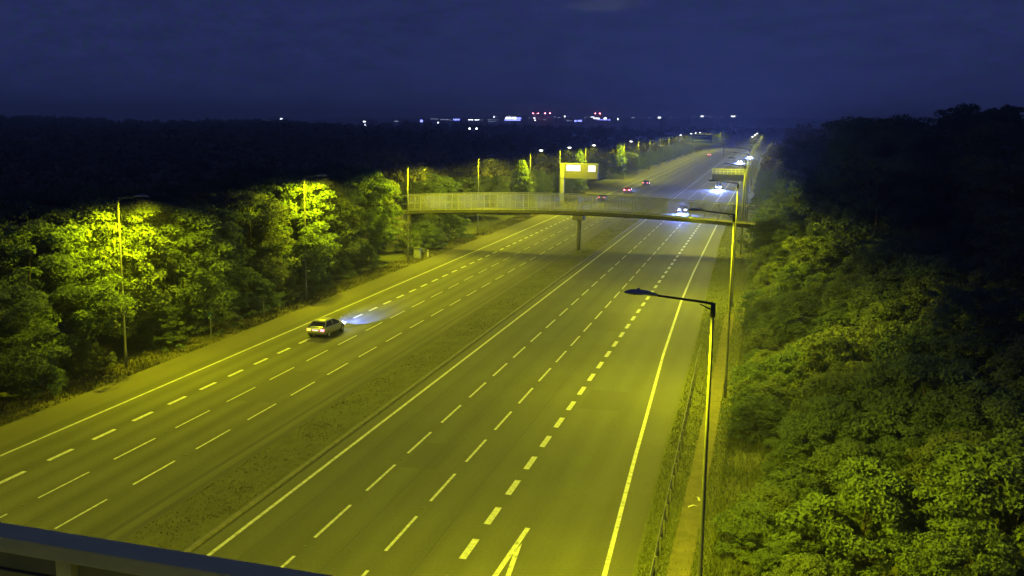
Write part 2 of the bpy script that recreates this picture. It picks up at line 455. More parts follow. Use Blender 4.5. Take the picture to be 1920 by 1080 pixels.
path = structure(strip(lambda Y: -3.25 - max(0, Y-60)*0.004, lambda Y: -2.25 - max(0, Y-60)*0.008, -0.006, [0, 15, 30, 38, 45, 52, 60, 68, 76, 84, 92, 100]).build('path', 'path_bare'), 'strip of bare trodden ground beside the right verge')

# solid lines
def line(name, f, w, parent, ys=YS):
    o = strip(lambda Y: f(Y) - w/2, lambda Y: f(Y) + w/2, 0.004, ys).build(name, 'marking_white', parent)
    return o
line('edge_line', k_(xA), 0.19, road_r)
line('edge_line', lambda Y: lerp_table(RX_EDGE, Y), 0.21, road_r)
line('edge_line', k_(xF), 0.17, road_l)

# dashes: each near dash its own part, the far ones joined
def dash_mesh(w, l):
    return MB().poly([(-w/2, 0, 0), (w/2, 0, 0), (w/2, l, 0), (-w/2, l, 0)]).mesh('lane_dash', 'marking_white')
def dashes(x, y0, period, l, w, parent, y_one=230):
    me = dash_mesh(w, l)
    far = MB()
    y = y0
    while y < 1000:
        if y < y_one:
            link('lane_dash', me, parent, (x, y, 0.004))
        else:
            a, b = cx(y), cx(y + l)
            far.poly([(x-w/2+a, y, 0.004), (x+w/2+a, y, 0.004), (x+w/2+b, y+l, 0.004), (x-w/2+b, y+l, 0.004)])
        y += period
    o = far.build('far_lane_dashes', 'marking_white', parent); o['kind'] = 'stuff'
s_ = 0.955
dashes(xB, 41.0*s_ - 2*6.05, 6.05, 4.05, 0.15, road_r)
dashes(xC, 46.9*s_ - 4*6.05 + 0.0, 6.05, 4.05, 0.15, road_r)
dashes(xD, 41.9*s_ - 1.1 - 2*3.91, 3.91, 2.15, 0.32, road_r, 200)
dashes(xG, 47.5*s_ - 1.0 - 4*3.80, 3.80, 2.05, 0.26, road_l, 200)
dashes(xI, 41.5*s_ - 2*5.95 , 5.95, 3.85, 0.11, road_l)
dashes(xJ, 38.3*s_ - 2*5.80, 5.86, 3.75, 0.12, road_l)
# nose of the exit lane at the bottom of the picture: two converging strokes
nose = MB().poly([(-10.66, 24, 0.004), (-10.45, 24, 0.004), (-9.87, 42.95, 0.004), (-10.11, 42.95, 0.004)]).build('exit_nose_line', 'marking_white', road_r)
nose2 = MB().poly([(-8.38, 24, 0.008), (-8.17, 24, 0.008), (-9.84, 41.2, 0.008), (-9.97, 40.3, 0.008)]).build('exit_nose_line', 'marking_white', road_r)
# tar seams and repair patches
for (par, xsm) in ((road_l, (-36.0, -32.4, -29.1)), (road_r, (-21.1, -17.3, -13.6))):
    for q, x_ in enumerate(xsm):
        sm = MB(); ysm = [24 + 3*i for i in range(120)]
        wob = [0.03*math.sin(Y*0.31 + q) + 0.02*math.sin(Y*1.7 + q*2) for Y in ysm]
        for Y, w_ in zip(ysm, wob): sm.v += [(x_ + w_ - 0.025, Y, 0.003), (x_ + w_ + 0.03, Y, 0.003)]
        for i in range(len(ysm)-1): sm.f.append((2*i, 2*i+1, 2*i+3, 2*i+2))
        sm.build('tar_seam', 'strip_dark', par)
for (par, x0, x1, y0, y1) in ((road_l, -33.8, -31.2, 58, 66.5), (road_l, -40.0, -37.8, 101, 118), (road_r, -18.7, -16.6, 49, 53.5), (road_r, -15.2, -12.3, 88, 97), (road_r, -22.3, -19.3, 116, 128), (road_r, -11.4, -8.6, 63, 68)):
    MB().poly([(x0, y0, 0.002), (x1, y0+0.1, 0.002), (x1-0.05, y1, 0.002), (x0+0.04, y1-0.15, 0.002)]).build('repair_patch', 'patch_asphalt', par)
# small reflectors between dashes (cat's eyes)
stud = MB().box(-0.07, 0.07, -0.06, 0.06, 0.0, 0.025).mesh('road_stud', 'kerb_concrete')
for (x, y0, p, par) in ((xI, 41.5*s_ - 1.0, 11.9, road_l), (xJ, 38.3*s_ - 1.0, 11.72, road_l), (xB, 41*s_ - 1, 12.1, road_r), (xC, 46.9*s_ - 1.0, 12.1, road_r)):
    for i in range(7): link('road_stud', stud, par, (x, y0 + p*i, 0.002))

# bank on the right, rising from the verge
def bank_h(x, y):
    t = max(0.0, min(1.0, (x + 0.8) / 22.0))
    base = 4.6 * t * t * (3 - 2*t) + max(0, (x - 21)) * 0.02
    far = min(1.0, max(0.0, (y + 10) / 40.0))
    return base * far + 0.12 * math.sin(x*0.9 + y*0.33) * min(1, max(0, x) / 3) + 0.10 * math.sin(y * 0.71 + x*0.4) * min(1, max(0, x) / 3)
bk = MB()
BX = [-1.6, -0.8, 0, 1, 2, 3, 4.5, 6, 8, 10, 13, 16, 20, 25, 32, 42, 60, 90]
BY = list(range(-20, 300, 6)) + list(range(300, 640, 20))
for y in BY:
    for x in BX:
        bk.v.append((x - (0.012*max(0, min(y, 300)-110) if x < 2 else 0), y, -0.05 if x == -1.6 else bank_h(x, y)))
for j in range(len(BY)-1):
    for i in range(len(BX)-1):
        a = j*len(BX)+i; bk.f.append((a, a+1, a+1+len(BX), a+len(BX)))
bank = structure(bk.build('embankment', 'grass_ground', smooth=True), 'grassy bank rising beside the right carriageway')

# ------------------------------------------------------------------ grass: blades nobody could count
nrng = np.random.default_rng(5)
def grass(name, label, xs, ys, hf, zf, mat, width=0.035):
    n = len(xs)
    h = hf(n); a = nrng.uniform(0, 2*PI, n); ln = nrng.uniform(-0.5, 0.5, (n, 2)) * h[:, None]
    z = np.array([zf(x, y) for x, y in zip(xs, ys)])
    dx = np.cos(a) * width; dy = np.sin(a) * width
    V = np.empty((n, 3, 3))
    V[:, 0] = np.stack([xs - dx, ys - dy, z], 1); V[:, 1] = np.stack([xs + dx, ys + dy, z], 1)
    V[:, 2] = np.stack([xs + ln[:, 0], ys + ln[:, 1], z + h], 1)
    o = link(name, np_mesh(name, V.reshape(-1, 3), np.arange(n*3).reshape(n, 3), mat))
    tag(o, label, 'grass', kind='stuff')
def clumpy(n, x0, x1, y0, y1, k, s):
    cxs = nrng.uniform(x0, x1, k); cys = y0 + (y1 - y0) * nrng.uniform(0, 1, k) ** 1.3
    i = nrng.integers(0, k, n)
    return np.clip(cxs[i] + nrng.normal(0, s, n), x0, x1), cys[i] + nrng.normal(0, s*1.6, n)
x, y = clumpy(26000, -47.6, -44.3, 44, 240, 900, 0.5)
grass('grass', 'dry short grass on the verge beside the left carriageway', x, y, lambda n: nrng.uniform(0.05, 0.28, n), lambda a, b: -0.01, 'grass_dry', 0.05)
x, y = clumpy(9000, -26.9, -24.0, 34, 230, 500, 0.5)
grass('grass', 'sparse weedy grass in the central reserve', x, y, lambda n: nrng.uniform(0.02, 0.08, n), lambda a, b: 0.025, 'grass_dry', 0.05)
xr = lambda y: np.array([lerp_table(RX_VERGE, q) for q in y])
y = 36 + 170 * nrng.uniform(0, 1, 42000) ** 1.7
x0 = xr(y) + 0.12; x = x0 + nrng.uniform(0, 1, len(y)) * (-1.0 - x0)
keep = ~((x > -3.2) & (x < -2.3) & (y < 85) & (nrng.uniform(0, 1, len(y)) < 0.9))
grass('grass', 'mown grass verge beside the right carriageway and crash barrier', x[keep], y[keep], lambda n: nrng.uniform(0.04, 0.16, n), lambda a, b: -0.05, 'grass_blade', 0.03)
x, y = clumpy(36000, -1.5, 4.5, 36, 130, 1000, 0.5)
grass('grass', 'long rough grass on the foot of the right bank', x, y, lambda n: nrng.uniform(0.12, 0.5, n), lambda a, b: bank_h(a, b) - 0.03 if a > -0.8 else -0.05, 'grass_blade', 0.04)

# ------------------------------------------------------------------ lamp posts
def lamp_post(label, x, y, h, arm, side, bowl, group, z0=0.0, light=True, power=LAMP_W, dark=False, tilt=0.0, blend=0.35):
    t = thing('lamp_post', label, 'lamp post', (x, y, z0), 0.0, group)
    mt = 'galvanised'
    MB().tube([(0, 0, -0.1), (0, 0, 1.4), (0, 0, 1.45), (0, 0, h*0.6), (0, 0, h)], [0.11, 0.11, 0.09, 0.07, 0.05], 10).build('pole', mt, t, smooth=True)
    MB().box(-0.06, 0.06, -0.118, -0.10, 0.5, 1.1).build('access_door', 'galvanised_dull', t)
    am = 'dark_steel'
    b = MB().tube([(0, 0, h-0.45), (0, 0, h+0.04)], [0.085, 0.085], 10)
    b.tube([(0, 0, h-0.22), (side*0.45, 0, h-0.02)], [0.028, 0.022], 6)
    b.tube([(0, 0, h), (side*0.3, 0, h+0.05), (side*(arm-0.7), 0, h+0.22)], [0.05, 0.045, 0.036], 8)
    b.build('arm', am if dark else mt, t, smooth=True)
    hd = thing_part(t, 'luminaire', side, arm, h)
    if bowl:
        MB().ellipsoid((side*(arm-0.32), 0, h+0.20), (0.36, 0.17, 0.16), 12, 5, -1.0, 0.05).build('bowl', 'lamp_bowl_glow', hd, smooth=True)
    else:
        MB().ellipsoid((side*(arm-0.30), 0, h+0.20), (0.30, 0.14, 0.03), 12, 3, -1.0, 0.0).build('lens', 'car_glass', hd, smooth=True)
    if light:
        ld = bpy.data.lights.new('lamp_light', 'SPOT'); ld.spot_size = rad(168); ld.spot_blend = blend; ld.shadow_soft_size = 0.2
        ld.energy = power; ld.color = SODIUM
        lo = bpy.data.objects.new('lamp_light', ld); COL.objects.link(lo); lo.parent = t
        lo.location = (side*(arm-0.32), 0, h - 0.05)
        lo.rotation_euler = (0, rad(-tilt)*side, 0)
    return t
def thing_part(t, name, side, arm, h):
    mb = MB()
    # shallow teardrop housing
    c = side*(arm-0.38)
    mb.ellipsoid((c, 0, h+0.24), (0.50, 0.20, 0.13), 16, 6, -0.15, 1.0)
    mb.tube([(side*(arm-1.05), 0, h+0.20), (side*(arm-0.72), 0, h+0.25)], [0.05, 0.085], 8)
    mb.box(c-0.05, c+0.05, -0.03, 0.03, h+0.36, h+0.42)
    return mb.build(name, 'luminaire_grey', t, smooth=True)
ORD = ['nearest', 'second', 'third', 'fourth', 'fifth', 'sixth', 'seventh', 'eighth', 'ninth', 'tenth', 'eleventh', 'twelfth', 'thirteenth', 'fourteenth', 'fifteenth', 'sixteenth', 'seventeenth', 'eighteenth', 'nineteenth', 'twentieth', 'twenty-first', 'twenty-second']
LEFT_Y = [63.2, 93.4, 123.6, 156.5, 193.0, 221.8, 254, 324, 360, 395, 432, 471, 506, 540, 575, 610, 645, 680, 715, 750, 785, 820]
BOWLS = {4, 5, 6, 7, 12, 14, 15, 16}
lamp_post('tall lamp post of the left verge standing before the nearest trees', -45.8, 30.5, 12.7, 2.45, 1, False, 'lamp posts along the left verge', power=LAMP_W*0.55)
for i, Y in enumerate(LEFT_Y):
    hh = 12.7 - 0.5 * min(1, max(0, (Y - 200) / 100)) 
    lit = 'with a bright white lamp head' if i in BOWLS else 'with a plain grey lamp head'
    lamp_post('%s lamp post from the camera along the left verge, %s' % (ORD[i], lit), -45.8 + cx(Y), Y, hh, 2.45, 1, i in BOWLS, 'lamp posts along the left verge', light=Y < 760, blend=0.2 if 120 < Y < 160 else 0.35, power=LAMP_W*(1.0 if Y < 120 else (1.25 if Y < 160 else (1.15 if Y < 340 else 0.8))))
RIGHT = [(-1.6, 34.2), (-2.1, 68.7), (-3.0, 104.5), (-3.4, 148.5), (-3.9, 174), (-4.2, 206), (-4.6, 241), (-4.8, 276), (-5.0, 311), (-5.2, 346), (-5.2, 381), (-5.3, 416), (-5.3, 452), (-5.3, 487), (-5.3, 522), (-5.3, 557), (-5.3, 592), (-5.3, 627), (-5.3, 662)]
lamp_post('lamp post of the right verge out of sight below the camera', -0.6, -0.5, 12.7, 2.95, -1, False, 'lamp posts along the right verge')
for i, (X, Y) in enumerate(RIGHT):
    lamp_post('%s lamp post from the camera along the right verge, arm over the shoulder' % ORD[i], X + cx(Y), Y, 12.7, 2.95, -1, i in (12, 14, 16), 'lamp posts along the right verge', dark=i < 3, tilt=1.0, blend=0.5, power=LAMP_W*(1.32 if Y < 130 else (0.75 if Y < 200 else 0.5)))

# ------------------------------------------------------------------ trees
def unit(n, rg):
    v = rg.normal(size=(n, 3)); return v / np.linalg.norm(v, axis=1, keepdims=True)
def crown_points(rg, H, Rad, base, n_cl, shape):
    """clump centres spread through a lumpy crown volume, most of them near its surface"""
    c = []
    ph = rg.uniform(0, 2*PI, 6)
    while len(c) < n_cl:
        t = rg.uniform(0, 1); a = rg.uniform(0, 2*PI)
        z = base + (H - base) * t
        if shape == 'round': prof = math.sqrt(max(0, 1 - (2*t - 1.1)**2 / 1.5)) if t < 0.97 else 0.35
        elif shape == 'cone': prof = (1 - t) ** 0.75 * 0.95 + 0.06
        else: prof = math.sqrt(max(0.0, 1 - t*t)) * 0.95 + 0.08
        lump = 1 + 0.18*math.sin(3*a + ph[0] + 4*t) + 0.14*math.sin(5*a + ph[1] - 7*t) + 0.12*math.sin(2*a+ph[2]+9*t)
        r = Rad * prof * lump * (rg.uniform(0.25, 1.0) ** 0.45)
        c.append((r*math.cos(a), r*math.sin(a), z))
    return np.array(c)
def leaves(rg, centres, per, leaf, cr, H):
    out = []
    for c in centres:
        rr = cr * rg.uniform(0.6, 1.25)
        d = unit(per, rg); d[:, 2] = np.where(d[:, 2] < -0.25, -d[:, 2], d[:, 2])
        p = c + d * (rr * rg.uniform(0.45, 1.0, (per, 1)) ** 0.6) * np.array([1, 1, 0.72])
        nrm = d * 0.75 + unit(per, rg) * 0.8 + np.array([0, 0, 0.2])
        nrm /= np.linalg.norm(nrm, axis=1, keepdims=True)
        u = np.cross(nrm, unit(per, rg)); u /= np.linalg.norm(u, axis=1, keepdims=True)
        w = np.cross(nrm, u)
        s = leaf * rg.uniform(0.55, 1.3, (per, 1))
        q = np.stack([p - u*s, p - w*s*0.55 - nrm*s*0.12, p + u*s, p + w*s*0.55 - nrm*s*0.12], 1)
        out.append(q.reshape(-1, 3))
    V = np.concatenate(out)
    V[:, 2] = np.maximum(V[:, 2], 0.04)
    return V
def trunk_mb(rg, H, base, rad0, centres, limbs):
    mb = MB()
    lean = rg.normal(0, 0.25, 2)
    top = H * 0.86
    pts = [(lean[0]*(z/H)**1.5 + 0.08*math.sin(z), lean[1]*(z/H)**1.5 + 0.08*math.cos(z*1.3), z) for z in np.linspace(-0.15, top, 7)]
    mb.tube(pts, list(np.linspace(rad0, rad0*0.18, 7)), 7)
    idx = rg.choice(len(centres), min(limbs, len(centres)), replace=False)
    for i in idx:
        c = centres[i]
        z0 = max(base*0.6, min(top*0.9, c[2] - 0.55*math.hypot(c[0], c[1]) - 0.4))
        f = z0 / H
        pz = [p[2] for p in pts]
        p0 = Vector((float(np.interp(z0, pz, [p[0] for p in pts])), float(np.interp(z0, pz, [p[1] for p in pts])), z0))
        dh = Vector((c[0]-p0.x, c[1]-p0.y, 0)); dh.normalize()
        p0 -= dh * rad0 * 0.3
        p1 = Vector(c); mid = p0.lerp(p1, 0.5) + Vector((0, 0, 0.25))
        r = rad0 * 0.34 * (1 - 0.6*f)
        mb.tube([p0, mid, p1], [r, r*0.6, r*0.2], 5)
    return mb
PROTO = {}
def proto(name, seed, H, Rad, base, n_cl, per, leaf, cr, shape, mat, tr=0.2, limbs=22):
    rg = np.random.default_rng(seed)
    c = crown_points(rg, H - cr*0.5, Rad - cr*0.5, base, n_cl, shape)
    V = leaves(rg, c, per, leaf, cr, H)
    crown = np_mesh('crown', V, np.arange(len(V)).reshape(-1, 4), mat)
    tm = trunk_mb(rg, H, base, tr, c, limbs).mesh('trunk', 'bark', True)
    PROTO[name] = (crown, tm, H)
for i in range(5):
    proto('tree%d' % i, 11 + i, 13.0, 4.3 + 0.35*(i % 3), 1.6 + 0.5*(i % 2), 185, 200, 0.122, 1.0, 'round', 'leaf_green' if i % 2 == 0 else 'leaf_olive')
for i in range(2):
    proto('cone%d' % i, 41 + i, 12.0, 3.2, 1.0, 110, 90, 0.22, 0.95, 'cone', 'leaf_green')
for i in range(4):
    proto('bush%d' % i, 61 + i, 4.0, 2.6, 0.3, 130, 150, 0.070, 0.46, 'dome', 'leaf_green' if i % 2 else 'leaf_olive', 0.08, 14)
for i in range(3):
    proto('big%d' % i, 81 + i, 14.0, 5.6, 1.2, 230, 140, 0.14, 0.98, 'round', 'leaf_olive' if i == 1 else 'leaf_green', 0.25)
def tree(kind, x, y, z, s, sz, label, group, name='broadleaf_tree', cat='tree', rz=None):
    crown, tm, H = PROTO[kind]
    t = thing(name, label, cat, (x, y, z), rnd.uniform(0, 2*PI) if rz is None else rz, group)
    t.scale = (s, s, sz)
    link('trunk', tm, t); link('crown', crown, t)
    return t

# left verge: the trees in the lamplight
GL = 'trees along the left verge'
front = [ # x, y, height, width scale
    (-49.2, 44, 9.5, 0.95), (-48.6, 52.5, 8.2, 0.85), (-50.6, 59.5, 11.2, 1.0), (-49.6, 66.5, 12.4, 1.05), (-49.0, 74.5, 11.6, 1.05), (-50.8, 82.5, 10.6, 1.0),
    (-49.9, 89.5, 11.4, 0.92), (-49.6, 96.6, 12.6, 1.08), (-49.4, 104.5, 11.8, 1.02), (-51.2, 112.5, 10.8, 0.92), (-50.4, 120.0, 12.2, 1.0), (-52.5, 128.0, 11.0, 0.8)]
where = ['at the left edge of the picture', 'dim and low left of the nearest left lamp post', 'just left of the nearest left lamp post', 'brightly lit behind the nearest left lamp post', 'brightly lit right of the nearest left lamp post',
         'dark between the first two left lamp posts', 'just left of the second left lamp post', 'brightly lit behind the second left lamp post', 'just right of the second left lamp post', 'dim between second and third left lamp posts',
         'just left of the third left lamp post', 'behind the left end of the footbridge']
for i, (x, y, h, w) in enumerate(front):
    tree('tree%d' % (i % 5), x, y, -0.05, w * 1.08, h/13.0, 'leafy green tree %s' % where[i], GL)
second = [(-54.5, 47.5, 11.5), (-55.0, 56, 12.0), (-55.5, 63.5, 13.0), (-54.5, 70.5, 13.2), (-55.0, 78.5, 12.4), (-55.2, 86, 12.2), (-54.2, 93, 13.2), (-55.0, 100.5, 13.4), (-54.6, 108.5, 12.4), (-55.4, 116.5, 12.6), (-55.0, 124, 12.8), (-57.0, 133, 11.5)]
for i, (x, y, h) in enumerate(second):
    tree('tree%d' % ((i * 2 + 1) % 5), x, y, -0.05, 1.05, h/13.0, 'tall tree in the second row behind the left verge', 'second row of left trees')
# shrubs at their feet
GS = 'shrubs at the feet of the left trees'
feet = [(-47.6, 47.5, 0.9), (-46.9, 55.5, 0.75), (-47.6, 61.0, 0.7), (-47.2, 70, 0.85), (-46.9, 76.5, 0.95), (-47.4, 85.5, 1.0), (-47.6, 91.5, 0.8), (-47.3, 99, 0.7), (-48.4, 107, 0.8), (-48.6, 116, 0.85), (-48.2, 131, 0.85), (-47.6, 136, 1.15), (-49.0, 142, 1.3), (-47.4, 148.5, 1.05), (-49.8, 153.5, 1.2)]
fw = ['at the far left edge', 'left of the nearest left lamp post', 'at the foot of the nearest left lamp post', 'right of the nearest left lamp post', 'in front of the small roadside sign', 'halfway between the first two left lamp posts', 'left of the second left lamp post foot', 'right of the second left lamp post foot', 'opposite the silver car', 'left of the third left lamp post foot', 'behind the pale roadside cabinet', 'under the left end of the footbridge', 'in the dark right under the footbridge deck', 'just past the footbridge on the left verge', 'second past the footbridge on the left verge']
for i, (x, y, s) in enumerate(feet):
    tree('bush%d' % (i % 4), x, y, -0.05, s, s*0.9, 'low leafy shrub %s' % fw[i], GS, 'shrub', 'shrub')
# beyond the footbridge along the left side
GF = 'trees beyond the footbridge on the left'
beyond = [('tree2', -53.5, 150, 9.0, 0.95), ('tree0', -55, 162, 9.5, 0.95), ('tree1', -53, 174, 8.5, 0.9), ('tree4', -51.5, 186, 8.2, 0.8), ('cone0', -47.9, 194.5, 10.9, 0.95), ('tree3', -50.5, 204, 8.6, 0.85), ('tree2', -51, 214, 8.0, 0.9),
          ('tree4', -50, 233, 6.0, 0.8), ('tree1', -49.5, 243, 6.2, 0.8), ('cone1', -47.9, 257, 11.8, 0.85), ('tree0', -50, 268, 8.2, 0.8), ('tree3', -50.4, 283, 7.6, 0.85), ('tree2', -50, 299, 8.0, 0.8), ('cone0', -47.9, 327, 11.8, 0.95), ('tree1', -51, 344, 7.6, 0.8)]
bw = ['right behind the footbridge\'s left end', 'second behind the left half of the footbridge', 'third behind the left half of the footbridge', 'fourth behind the left half of the footbridge, beside the conical tree', 'lit in front of the fifth left lamp post', 'right of the lit conical tree', 'left of the lit message sign',
      'under the lit message sign', 'right under the far end of the message sign', 'lit above the message sign', 'right of the message sign', 'second right of the message sign', 'third right of the message sign', 'lit bright right of the message sign behind a lamp post', 'right of the bright tree beyond the message sign']
for (k, x, y, h, w), b in zip(beyond, bw):
    tree(k, x, y, -0.05, w, h/PROTO[k][2], ('conical green tree ' if 'cone' in k else 'leafy tree ') + b, GF, 'conical_tree' if 'cone' in k else 'broadleaf_tree')
y = 362; i = 0
while y < 930:
    k = rnd.choice(['tree0', 'tree1', 'tree2', 'tree3', 'tree4', 'cone1'])
    h = rnd.uniform(5.5, 8.0) if y < 640 else rnd.uniform(9.5, 12.0)
    tree(k, -49.4 + cx(y) + rnd.uniform(-1.0, 1.0), y, -0.05, rnd.uniform(0.7, 0.95), h/PROTO[k][2], 'small far tree on left verge past the message sign' if y < 640 else 'far tree outside the distant road bend', 'far row of trees along the left verge' if y < 640 else 'far trees along the bend')
    y += rnd.uniform(8, 13); i += 1

# right bank
GR = 'shrubs on the right bank'
rows = []
yy = 35.0
rr = random.Random(23)
shr = []
for (xl, xh, n, smin, smax, y0, y1) in ((0.1, 3.2, 34, 0.4, 0.8, 37, 138), (3.2, 8.0, 34, 0.75, 1.2, 36, 130), (8.0, 15, 30, 1.0, 1.5, 38, 112)):
    tries = 0
    got = []
    while len(got) < n and tries < 4000:
        tries += 1
        q = (rr.uniform(xl, xh), y0 + (y1-y0) * rr.random()**1.15)
        if all((q[0]-g_[0])**2*0.8 + (q[1]-g_[1])**2 > (2.1*(smin+smax)/2 + 0.3)**2 for g_ in got):
            got.append(q)
    shr += [(x, y, rr.uniform(smin, smax)) for x, y in got]
for i, (x, y, s) in enumerate(shr):
    depth = 'front' if x < 3.2 else ('middle' if x < 8.0 else 'back')
    near = 'nearest the camera' if y < 52 else ('by the first lamp post' if y < 75 else ('by the second lamp post' if y < 105 else 'near the footbridge'))
    tree('bush%d' % (i % 4), x, y, bank_h(x, y) - 0.1, s*1.05, s*rr.uniform(0.85, 1.1), 'leafy shrub in right bank thicket, %s row %s' % (depth, near), 'right bank shrubs, %s, %s' % (depth, near), 'shrub', 'shrub')
GT = 'trees on the right bank'
rt = []
for (xl, xh, n, hmin, hmax, y0, y1, gap) in ((9.5, 20, 10, 6.0, 8.5, 58, 100, 5.5), (3.5, 9, 8, 6, 9, 100, 150, 5.0), (0.4, 2.0, 4, 5.5, 7.0, 126, 146, 4.5), (8, 34, 26, 13.5, 17.5, 104, 200, 6.5), (16, 34, 10, 9, 13, 60, 104, 6.0), (2.0, 9, 14, 7, 11, 150, 330, 7), (-0.4, 1.6, 16, 3.5, 6.0, 145, 330, 6.5)):
    tries = 0; got = []
    while len(got) < n and tries < 4000:
        tries += 1
        q = (rr.uniform(xl, xh), rr.uniform(y0, y1))
        if all((q[0]-g_[0])**2 + (q[1]-g_[1])**2 > gap**2 for g_ in got): got.append(q)
    rt += [(x, y, rr.uniform(hmin, hmax)) for x, y in got]
for i, (x, y, h) in enumerate(rt):
    k = 'big%d' % (i % 3)
    dist = 'by the second lamp post' if y < 104 else ('beside the footbridge end' if y < 150 else ('beyond the footbridge' if y < 200 else 'far along the verge'))
    size = 'tall' if h > 12 else 'middle-sized'
    s = (0.62 + 0.03*h) * (0.75 if y > 150 and x < 8 else 1.0) * (0.7 if h < 10 else 1.0) * (0.75 if h < 6.5 else 1.0)
    tree(k, x, y, bank_h(x, y) - 0.2, s, h/14.0, '%s dark tree on right bank %s' % (size, dist), 'right bank trees, %s, %s' % (size, dist))

def xveg(Y): return float(np.interp(Y, [105, 150, 200, 300, 640], [-0.4, -1.6, -2.6, -3.4, -3.6]))
yv = 60.0; i = 0
while yv < 110:
    hb = rr.uniform(1.3, 2.4); xx_ = rr.uniform(-0.7, 0.5)
    tree('bush%d' % (i % 4), xx_, yv, max(0, bank_h(xx_, yv)) - 0.1, hb/4.0*1.05, hb/4.0, 'small verge shrub right beside the second right lamp post', 'small shrubs by the second right lamp post', 'shrub', 'shrub')
    yv += rr.uniform(3.0, 5.0); i += 1
yv = 112.0; i = 0
while yv < 345:
    if not 140 < yv < 148:
        b_ = 'by the third lamp post' if yv < 145 else ('just past the footbridge' if yv < 200 else 'far past the footbridge')
        hb = rr.uniform(2.6, 4.6)
        xx_ = xveg(yv) + 1.5 + rr.uniform(-0.3, 0.6)
        tree('bush%d' % (i % 4), xx_, yv, max(0, bank_h(xx_, yv)) - 0.1, hb/4.0*0.85, hb/4.0, 'verge shrub beside the right lamp posts %s' % b_, 'right verge shrubs %s' % b_, 'shrub', 'shrub')
    yv += rr.uniform(3.6, 6.0); i += 1
# dark woodland: a mass behind the verge trees, and beyond the bank
def wood(name, label, spots, n_leaf, leaf, seed):
    rg = np.random.default_rng(seed)
    allV = []
    for (x, y, h, r) in spots:
        d = unit(n_leaf, rg); d[:, 2] = np.abs(d[:, 2]) * 1.0 - 0.25*rg.random(n_leaf)
        lump = 1 + 0.22*np.sin(d[:, 0]*5 + x) + 0.18*np.sin(d[:, 1]*6 + y) + 0.12*np.sin(d[:, 2]*9 + x*0.7)
        p = np.array([x, y, h*0.52]) + d * np.array([r, r, h*0.46]) * lump[:, None] * rg.uniform(0.72, 1.0, (n_leaf, 1))
        nrm = d + unit(n_leaf, rg)*0.7; nrm /= np.linalg.norm(nrm, axis=1, keepdims=True)
        u = np.cross(nrm, unit(n_leaf, rg)); u /= np.linalg.norm(u, axis=1, keepdims=True)
        w = np.cross(nrm, u)
        s = leaf * rg.uniform(0.5, 1.3, (n_leaf, 1)) * r / 4.0
        allV.append(np.stack([p-u*s, p-w*s*0.6, p+u*s, p+w*s*0.6], 1).reshape(-1, 3))
    V = np.concatenate(allV)
    o = link(name, np_mesh(name, V, np.arange(len(V)).reshape(-1, 4), 'leaf_wood'))
    return tag(o, label, 'woodland', kind='stuff')
wr = random.Random(3)
near_s = []; far_s = []
for _ in range(520):
    Y = wr.uniform(25, 330); X = -56 - (wr.random()**1.2) * 150
    if X < -0.98*Y - 60: continue
    near_s.append((X, Y, 10.6 + 1.8*math.sin(X*0.05 + Y*0.031) + wr.uniform(-1.8, 1.8), wr.uniform(2.8, 5.2)))
for _ in range(1500):
    Y = 250 + 1150 * wr.random()
    X = -57 - wr.random() * 0.95 * Y
    if Y > 600: X += cx(min(Y, 850)) * 1.0
    far_s.append((X, Y, 11.0 + 2.0*math.sin(X*0.021 + Y*0.013) + wr.uniform(-2.5, 2.5) - 3.0 * (X > -90), wr.uniform(3.2, 6.5)))
for _ in range(500):
    Y = 930 + 900*wr.random(); X = wr.uniform(-80, 260)
    far_s.append((X, Y, wr.uniform(9, 13), wr.uniform(4, 6.5)))
wood('woodland', 'dark woodland spreading behind the lit trees on the left', near_s, 520, 0.46, 1)
wood('woodland', 'dark distant woodland reaching to the horizon', far_s, 220, 0.85, 2)
rs = []
for _ in range(420):
    Y = wr.uniform(130, 640); X = wr.uniform(9 if Y > 200 else 30, 160)
    rs.append((X, Y, 15 + wr.uniform(-3, 4), wr.uniform(4, 5.5)))
for _ in range(150):
    Y = wr.uniform(300, 660); X = wr.uniform(-0.5, 12)
    rs.append((X, Y, wr.uniform(5, 9) + 0.4*max(0, X), wr.uniform(2.2, 3.2)))
wood('woodland', 'dark woodland behind the right bank', rs, 300, 0.7, 4)

# ------------------------------------------------------------------ footbridge
BY0, BY1 = 142.0, 145.2
def zb(x): return 5.15 - 0.85 * ((x + 27.0) / 25.0) ** 2
br = thing('footbridge', 'arched steel footbridge with barred railings crossing over both carriageways', 'footbridge', (0, 0, 0))
xs_b = [-53.5 + i*1.0 for i in range(53)]
dk = MB()
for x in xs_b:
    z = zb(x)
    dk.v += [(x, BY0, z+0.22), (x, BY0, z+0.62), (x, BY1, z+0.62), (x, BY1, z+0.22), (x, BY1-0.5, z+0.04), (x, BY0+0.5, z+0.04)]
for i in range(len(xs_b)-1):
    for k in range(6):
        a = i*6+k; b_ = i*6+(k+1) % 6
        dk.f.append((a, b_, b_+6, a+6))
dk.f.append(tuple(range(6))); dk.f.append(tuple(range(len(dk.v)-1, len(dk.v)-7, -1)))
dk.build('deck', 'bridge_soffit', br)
bars = MB()
for i in range(16):
    x = -1 + (i+0.5)/8.0
    bars.box(x-0.018, x+0.018, -0.018, 0.018, 0.12, 2.22)
bar_me = bars.mesh('bar_panel', 'bridge_steel')
post_me = MB().box(-0.045, 0.045, -0.045, 0.045, 0.0, 2.36).mesh('railing_post', 'bridge_steel')
